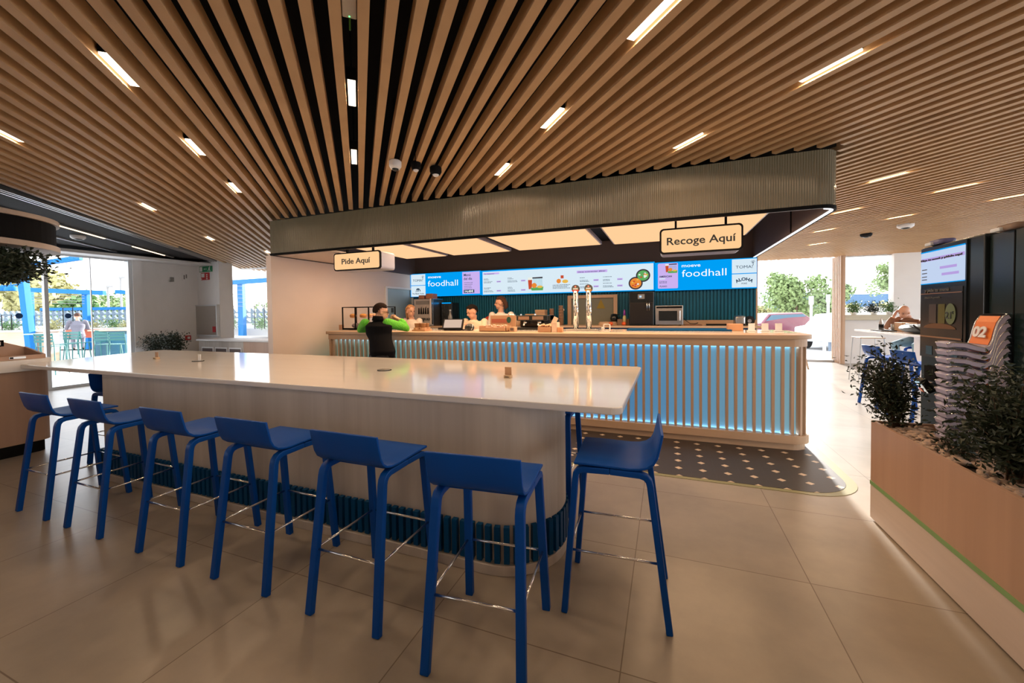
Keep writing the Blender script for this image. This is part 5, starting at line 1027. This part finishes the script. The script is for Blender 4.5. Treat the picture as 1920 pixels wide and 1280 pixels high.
for i,x in enumerate((.96,1.10,1.24)):
    t = thing('menu_card_holder', ('left','middle','right')[i]+' small white card holder at the right end of the counter', 'card holder', (x,5.55,1.2125), 'white card holders on the counter end'); mesh('card', box(x-.035,x+.035,5.56,5.57,1.2165,1.31), M_white, t); mesh('foot', box(x-.045,x+.045,5.52,5.60,1.213,1.224), M_white, t, bevel=.003)
tag(mesh('wooden_box', box(.72,.88,5.62,5.80,1.2125,1.30), principled('orange_wood',(1,1,1)), bevel=.004),'orange-brown wooden box left of the white card holders','box')
# ================================================================== outdoors
def W_(px, py, d):
    """a place on the terrace given by sight line and distance"""
    v = fw + (px-960)/750*r2 - (py-603.75)/750*u2; return Vector((0,0,1.48)) + v*d
HX = Vector((math.cos(YAW), math.sin(YAW), 0)); HY = Vector((-math.sin(YAW), math.cos(YAW), 0)); YR = YAW
def obox(c, w_, dpt, z0, z1): return xf(box(-w_/2,w_/2,-dpt/2,dpt/2,z0,z1), Matrix.Translation((c.x,c.y,0)) @ Matrix.Rotation(YR,4,'Z'))
# screen wall of pierced blocks
a = W_(-80,600,20); b_ = W_(535,600,20); Lw = (b_-a).length; c = (a+b_)/2
t = thing('pierced_block_wall','grey pierced block wall closing the terrace beyond both left windows','wall',(c.x,c.y,0))
Q = []; nn_ = int(Lw/.30)
for row_ in range(3):
    z0 = 1.08+row_*.25
    for i in range(nn_):
        p_ = a + HX*(i*.30+.15); p_.z = 0
        M = Matrix.Translation((p_.x,p_.y,0)) @ Matrix.Rotation(YR,4,'Z')
        Q.append(xf(box(-.15,.15,-.06,.06,z0,z0+.07), M)); Q.append(xf(box(-.15,-.09,-.06,.06,z0+.07,z0+.25), M))
        Q.append(xf(([(-.09,-.06,z0+.07),(.06,-.06,z0+.07),(-.09,-.06,z0+.25),(-.09,.06,z0+.07),(.06,.06,z0+.07),(-.09,.06,z0+.25)],[(0,1,2),(5,4,3),(0,3,4,1),(1,4,5,2),(2,5,3,0)]), M))
mesh('blocks', join(*Q), principled('grey_block',(.14,.19,.23),.7), t); mesh('lower_wall', obox(c,Lw,.14,0,1.08), M_pave, t)
tag(mesh('terrace_bench', obox(c-HY*.6,Lw,.8,0,.86), principled('bench_white',(.45,.43,.42),.6)),'long white bench wall in front of the pierced block wall','bench')
mesh('coping', obox(c,Lw*.48,.2,1.83,1.97), M_skyblue, t)
def post(px, yt, d, w_, lab, zt=None, lean=0):
    p_ = W_(px, yt, d); zt = zt or p_.z; t = thing('blue_post', lab, 'post', (p_.x,p_.y,0), 'blue pergola posts outside'); mesh('shaft', bar([(p_.x,p_.y,0),(p_.x+HX.x*lean,p_.y+HX.y*lean,zt)], w_, w_, tuple(HX)), M_skyblue, t, bevel=.01)
post(162,548,18.5,.22,'upright blue post right of the outdoor guest',None); post(55,548,18.5,.20,'thin blue post just right of the leaning blue post'); post(452,528,18.5,.24,'blue post seen through the window right of the white column')
post(54,505,14,.20,'thick leaning blue post behind the hanging plant',3.6,-.27)
def beam(pa, pb, d, h_, lab): 
    A, B2 = W_(pa[0],pa[1],d), W_(pb[0],pb[1],d); t = thing('blue_beam', lab, 'beam', tuple((A+B2)/2), 'blue pergola beams outside'); mesh('rail', bar([A,B2], h_, h_*.8, (0,0,1)), M_skyblue, t)
beam((46,543),(196,549),18.4,.20,'level blue beam joining the two left posts'); beam((218,547),(262,549),18.4,.18,'short blue beam at the right of the glass wall'); beam((400,532),(530,523),18.4,.20,'blue beam over the block wall right of the white column')
beam((40,499),(152,483),14,.16,'sloping blue roof beam near the top of the glass wall'); beam((-30,478),(60,470),13,.14,'blue beam end beside the trailing plant')
for k_ in range(6):
    A, B2 = W_(412,536+k_*7.5,18.2), W_(520,537+k_*7.5,18.2); tag(mesh('tension_wire', tube([A,B2],.010,5), M_gray),'thin horizontal wire of the terrace screen, %s from the top'%('first','second','third','fourth','fifth','sixth')[k_],'wire','thin wires across the right terrace opening')
for k_ in range(4):
    A, B2 = W_(60,553+k_*5,18.2), W_(158,554+k_*5,18.2); tag(mesh('tension_wire', tube([A,B2],.010,5), M_gray),'thin horizontal wire between the two left blue posts, %s from the top'%('first','second','third','fourth')[k_],'wire','thin wires between the left posts')
for px,py,lab in ((4,545,'left blue dome lamp outside'),(21,545,'right blue dome lamp outside, beside the leaning post')):
    p_ = W_(px,py,14); t = thing('dome_lamp', lab, 'lamp', tuple(p_), 'blue dome lamps outside'); V_, F_ = ell((0,0,0),(.17,.17,.19),18,12); F2 = [f for f in F_ if all(V_[q][2] > -.02 for q in f)]
    mesh('shade', ([tuple(Vector(v)+p_) for v in V_],F2), M_skyblue, t, smooth=True); mesh('cord', cyl(tuple(p_+Vector((0,0,.18))),tuple(p_+Vector((0,0,.42))),.012,6), M_skyblue, t)
tag(mesh('lamp_rail', bar([W_(-30,540,14),W_(34,533,14)],.04,.04,(0,0,1)), M_skyblue),'thin blue rail carrying the dome lamps','rail')
for px,lab in ((36,'blue round sticker on the glass left of the mullion'),(128,'blue round sticker on the glass left of the outdoor guest')):
    v = fw + (px-960)/750*r2 - (592-603.75)/750*u2; s_ = (-11.68)/v.x; p_ = Vector((0,0,1.48))+v*s_
    t = tag(mesh('glass_marker', face([(-11.682,p_.y+.05*math.cos(a_*PI/10),p_.z+.055*math.sin(a_*PI/10)) for a_ in range(20)]), principled('marker_blue',(.0,.07,.25),.5)), lab, 'sticker','round stickers on the glass wall')
# terrace chairs and tables
M_cg = principled('chair_green',(.03,.16,.15),.45); M_cr = principled('chair_red',(.50,.10,.04),.5)
def make_chair(nm, m, hs=.78, lab='', grp=''):
    t = thing(nm, lab, 'chair', (0,0,0), grp)
    for sx_ in (-1,1):
        mesh('leg', tube([(sx_*.24,.24,0),(sx_*.19,.19,hs)],.013,6), m, t); mesh('leg', tube([(sx_*.24,-.26,0),(sx_*.19,-.19,hs),(sx_*.19,-.25,hs+.36)],.013,6), m, t)
    mesh('seat', join(*[box(-.20,.20,-.18+i*.075,-.125+i*.075,hs-.008,hs+.008) for i in range(5)]), m, t); mesh('backrest', join(*[box(-.20,.20,-.245,-.235,hs+.12+i*.085,hs+.18+i*.085) for i in range(3)]), m, t); mesh('footrest', join(cyl((-.22,.225,.28),(.22,.225,.28),.010,6),cyl((-.225,-.235,.28),(.225,-.235,.28),.010,6)), m, t); return t
def ground(px,py): v = fw + (px-960)/750*r2 - (py-603.75)/750*u2; return Vector((0,0,1.48))+v*(-1.40/v.z)
c0 = make_chair('terrace_chair', M_cg, .78, 'green slatted terrace bar chair nearest the glass mullion','green slatted bar chairs on the terrace')
first = True
for (px,py,rz,lab) in ((97,690,.3,'green slatted bar chair nearest the glass mullion'),(122,683,2.9,'green slatted bar chair turned away, right of the mullion'),(146,679,.4,'green slatted bar chair behind the seated outdoor guest, left'),(184,676,3.4,'green slatted bar chair right of the outdoor guest'),(204,684,.1,'green slatted bar chair in front of the blue counter, left'),(232,684,.2,'green slatted bar chair in front of the blue counter, right')):
    g_ = ground(px,py)
    if first: c0.location = (g_.x,g_.y,-.09); c0.rotation_euler.z = rz+YAW; c0['label'] = lab; first = False
    else: dup(c0,(g_.x,g_.y,-.09),rz+YAW,lab)
g_ = ground(176,672); cr_ = make_chair('terrace_chair', M_cr, .78, 'red slatted bar chair behind the green ones on the terrace','red slatted bar chair'); cr_.location = (g_.x-.6,g_.y+.5,-.09); cr_.rotation_euler.z = 2.6
for (px,d,w_,lab,z) in ((100,12.9,1.1,'pale green round-edged terrace table beside the mullion',.98),(190,17,2.6,'long pale terrace table beyond the green chairs',1.02)):
    p_ = W_(px,640,d); t = thing('terrace_table', lab, 'table', (p_.x,p_.y,-.09)); mesh('tabletop', obox(p_,w_,.7,z-.03,z), principled('pale_mint',(.35,.44,.42),.4), t)
    for s_ in (-1,1): q_ = p_+HX*s_*w_*.38; mesh('leg', cyl((q_.x,q_.y,-.09),(q_.x,q_.y,z-.03),.03,8), M_cg, t)
p_ = W_(222,650,13.4); t = thing('terrace_counter','turquoise-blue terrace counter block behind two green chairs','counter',(p_.x,p_.y,-.09)); mesh('block', obox(p_,1.0,.6,-.09,1.02), principled('turquoise',(.0,.10,.17),.35), t, bevel=.01); mesh('top', obox(p_,1.3,.7,1.02,1.06), M_oak, t)
p_ = W_(30,640,14.5); t = thing('terrace_bar','wooden terrace bar with a white top at the far left','counter',(p_.x,p_.y,-.09)); mesh('front', obox(p_,2.6,.5,-.09,.98), M_oak, t); mesh('top', obox(p_,2.8,.6,.98,1.03), M_white, t)
p_ = W_(168,640,17.5); t = thing('orange_planter','orange-red planter box beyond the terrace chairs','planter',(p_.x,p_.y,-.09)); mesh('box', obox(p_,1.5,.5,.6,.95), M_cr, t)
def tree(lab, p_, r_, h, m, n, ls, seed, nm='tree', trunk=True, grp=None):
    t = thing(nm, lab, nm.replace('_',' '), (p_.x,p_.y,-.09), grp); rr = random.Random(seed); V, F = [], []
    blobs = [(Vector((rr.gauss(0,.42)*r_, rr.gauss(0,.42)*r_, h*(rr.uniform(.35,.92)))), r_*rr.uniform(.25,.5)) for _ in range(14)]
    for i in range(n):
        c_, rb_ = blobs[rr.randrange(14)]; d = Vector((rr.gauss(0,1),rr.gauss(0,1),rr.gauss(0,1))).normalized(); q = Vector((p_.x,p_.y,-.09))+c_+d*rb_*rr.uniform(.6,1)
        a_ = Vector((rr.gauss(0,1),rr.gauss(0,1),rr.gauss(0,1))).normalized(); s_ = a_.cross(d).normalized()*ls*.4; n0 = len(V); a_ = a_*ls
        V += [tuple(q),tuple(q+a_*.5+s_),tuple(q+a_),tuple(q+a_*.5-s_)]; F.append((n0,n0+1,n0+2,n0+3))
    mesh('crown', (V,F), m, t)
    if trunk: mesh('trunk', tube([(p_.x,p_.y,-.09),(p_.x+.05*r_,p_.y,h*.35),(p_.x,p_.y,h*.7)],[.05*h*.5,.04*h*.5,.02*h*.5],8), M_stem, t)
    return t
GT = 'trees beyond the left terrace'
tree('yellow-green tree behind the leaning blue post, left one', W_(50,540,50), 4.0, 7.4, M_leaf4, 2600, .5, 51, grp=GT)
tree('yellow-green spreading tree left of the upright blue post', W_(105,540,38), 3.2, 5.3, M_leaf4, 2400, .5, 52, grp=GT)
tree('dark green low tree just left of the upright blue post', W_(146,560,30), 1.3, 3.2, M_leaf2, 1500, .4, 53, grp=GT)
tree('pale green tree right of the upright blue post', W_(180,560,44), 2.6, 4.0, M_leaf3, 1600, .45, 54, grp=GT)
tree('green tree between the two street lamps', W_(214,560,58), 3.0, 4.2, M_leaf2, 1600, .45, 55, grp=GT)
tree('green tree beside the white frame of the glass wall', W_(242,560,48), 3.0, 4.0, M_leaf3, 1600, .45, 56, grp=GT)
tree('yellow-green bush behind the block wall near the stall wall', W_(500,585,22.5), .8, 2.2, M_leaf3, 900, .14, 57, 'bush')
for i,(px,m,n,lab) in enumerate(((18,M_leaf2,500,'grassy plant at the far left of the terrace bench'),(98,M_leaf4,500,'small yellow tree on the terrace bench left of the guest'),(178,M_leaf4,300,'dry reddish grass plant right of the guest'),(212,M_leaf2,500,'bright green potted plant on the terrace bench'),(236,M_leaf4,300,'flowering plant near the glass wall frame'),(430,M_leaf3,400,'plant on the bench seen through the right terrace opening, left'),(490,M_leaf2,400,'plant on the bench seen through the right terrace opening, right'))):
    p_ = W_(px,605,18.6); t = plant('terrace_plant', lab, 'plant', (p_.x,p_.y,.86), .30,.25,.50,14,n,.09,70+i,m,'plants along the terrace bench')
for px,py,d,w_,lab in ((202,537,36,2.2,'shorter street lamp left of the taller one'),(226,520,36,2.6,'taller street lamp near the glass wall frame')):
    p_ = W_(px,py,d); t = thing('street_lamp', lab, 'street lamp', (p_.x,p_.y,-.09), 'street lamps beyond the terrace'); mesh('pole', cyl((p_.x,p_.y,-.09),(p_.x,p_.y,p_.z),.09,8), M_gray, t); q_ = p_+HX*.35; mesh('head', xf(box(-.1,.55,-.12,.12,-.1,.06), Matrix.Translation(q_-HX*.3)@Matrix.Rotation(YR,4,'Z')), M_gray, t)
p_ = W_(120,572,60); tag(mesh('service_canopy', obox(p_,26,8,p_.z-.35,p_.z+.35), principled('canopy_pink',(.75,.62,.62),.5)),'pale pink flat roof far behind the terrace','roof')
for (px,py,lab) in ((12,590,'thin black hoop frame left of the leaning post'),(127,577,'thin black hoop frame above the outdoor guest'),(428,572,'thin black hoop frame left of the right blue post'),(486,571,'thin black hoop frame right of the right blue post')):
    p_ = W_(px,py,18); t = thing('hoop_frame', lab, 'frame', (p_.x,p_.y,.86), 'black hoop frames on the terrace bench'); A = p_-HX*.22; B2 = p_+HX*.22; mesh('hoop', tube([(A.x,A.y,.86),(A.x,A.y,p_.z+.0),(B2.x,B2.y,p_.z+.0),(B2.x,B2.y,.86)],.018,6), M_dark, t)
tag(mesh('outdoor_parapet', box(5.35,14,16.0,16.2,-.09,1.50), M_pave),'low white outdoor wall behind the potted bushes','wall')
# right hand exterior: car park
def car(lab, base, rz, L_, Wd, Ht, m, wag=True):
    t = thing('car', lab, 'car', base); T_ = Matrix.Translation(base) @ Matrix.Rotation(rz,4,'Z'); W = lambda g: xf(g,T_)
    l, h_ = L_/2, Ht
    prof = [(-l,.32),(-l,.62*h_),(-l*.62,.66*h_),(-l*.36,.96*h_),(l*.55,h_),(l*.86,.70*h_),(l,.60*h_),(l,.32)]
    n = len(prof); V = []
    for s_ in (-1,1):
        for (x_,z_) in prof: V.append((x_, s_*Wd/2*(.86 if z_>.8*h_ else 1), z_))
    F = [tuple(range(n)), tuple(reversed(range(n,2*n)))]+[(i,(i+1)%n,(i+1)%n+n,i+n) for i in range(n)]
    mesh('body', W((V,F)), m, t, bevel=.07, segs=3)
    gl = principled('car_glass',(.05,.12,.17),.5); 
    for s_ in (-1,1):
        y_ = s_*(Wd/2*.93+.022); mesh('side_window', W(face([(-l*.56,y_+s_*.03,.66*h_),(-l*.33,y_-s_*.03,.92*h_),(l*.55,y_-s_*.03,.94*h_),(l*.76,y_+s_*.03,.68*h_)])), gl, t)
        for x_ in (-l*.62,l*.62): wh_ = mesh('wheel', W(cyl((x_,s_*(Wd/2-.16),.32),(x_,s_*(Wd/2+.03),.32),.32,22)), M_dark, t); mesh('hub', W(cyl((x_,s_*(Wd/2+.03),.32),(x_,s_*(Wd/2+.04),.32),.19,14)), M_steel, wh_)
    mesh('windscreen', W(face([(-l*.60,-Wd*.40,.68*h_),(-l*.60,Wd*.40,.68*h_),(-l*.375,Wd*.36,.94*h_),(-l*.375,-Wd*.36,.94*h_)])), gl, t)
    mesh('rear_window', W(face([(l*.875,-Wd*.38,.72*h_),(l*.875,Wd*.38,.72*h_),(l*.60,Wd*.36,.96*h_),(l*.60,-Wd*.36,.96*h_)])), gl, t)
    for s_ in (-1,1): mesh('tail_light', W(box(l-.03,l+.02,s_*Wd*.40-.12,s_*Wd*.40+.12,.52*h_,.62*h_)), principled('tail_red',(.7,.03,.05),.3), t); mesh('headlight', W(box(-l-.02,-l+.05,s_*Wd*.38-.16,s_*Wd*.38+.16,.48*h_,.58*h_)), M_white, t)
    return t
p_ = W_(1442,600,19.5); car('red car parked outside, seen over the right end of the counter',(p_.x,p_.y,-.09),YAW+R(12),4.1,1.75,1.40,principled('car_red',(.15,.006,.028),.25,coat=.5))
p_ = W_(1583,612,15.6); car('white car outside between the lamp post and the slatted screen',(p_.x+.2,p_.y+.4,-.09),R(50),4.2,1.75,1.40,principled('car_white',(.72,.74,.78),.25,coat=.5))
tree('large yellow-green tree behind the red car', W_(1490,560,27), 2.0, 4.3, M_leaf3, 5200, .22, 61, grp='trees beyond the right windows'); tree('green tree behind the white car', W_(1538,585,29), 1.0, 2.9, M_leaf3, 2600, .2, 62, grp='trees beyond the right windows')
tree('yellow bush at the left of the large right-hand tree', W_(1425,590,32), 1.2, 1.5, M_leaf4, 1600, .22, 63, 'bush'); tree('tall thin green tree beside the white pillar', W_(1672,540,22), 1.1, 4.6, M_leaf3, 1700, .16, 64, grp='trees beyond the right windows')
tree('row of pale yellow bushes beyond the potted plants, left', W_(1608,588,34), 1.8, 1.5, M_leaf4, 1600, .25, 65, 'bush'); tree('row of pale yellow bushes beyond the potted plants, right', W_(1660,588,34), 1.8, 1.6, M_leaf4, 1600, .25, 66, 'bush')
for (px,yt,d,lab,r_) in ((1521,555,17,'pale lamp post left of the white car',.05),(1553,552,19,'faint tall pole right of the white car',.06)):
    p_ = W_(px,yt,d); t = thing('signpost', lab, 'post', (p_.x,p_.y,-.09)); mesh('pole', cyl((p_.x,p_.y,-.09),(p_.x,p_.y,p_.z),r_,8), M_alu, t); mesh('plate', xf(box(-.09,.09,-.02,.02,-.35,0), Matrix.Translation(p_)@Matrix.Rotation(YR,4,'Z')), M_alu, t)
for (px,yt,d,m,lab) in ((1546,608,13.6,M_alu,'pale bollard behind the glass, left of the dark one'),(1556,618,13.9,principled('bollard_grey',(.20,.26,.34),.5),'dark grey bollard left of the slatted screen')):
    p_ = W_(px,yt,d+.8); t = thing('bollard', lab, 'bollard', (p_.x,p_.y,-.09)); mesh('shaft', cyl((p_.x,p_.y,-.09),(p_.x,p_.y,p_.z),.05,12), m, t); mesh('cap', ell((p_.x,p_.y,p_.z),(.05,.05,.02),12,6), m, t)
p_ = W_(1640,560,80); tag(mesh('blue_warehouse', obox(p_,34,10,p_.z-1.6,p_.z+.8), principled('blue_roof',(.05,.13,.24),.6)),'long blue building far behind the potted bushes','building')
p_ = W_(1440,560,90); tag(mesh('distant_hall', obox(p_,22,10,-.09,p_.z+1.4), principled('pale_hall',(.62,.70,.74),.6)),'pale hall in the distance left of the large right-hand tree','building')
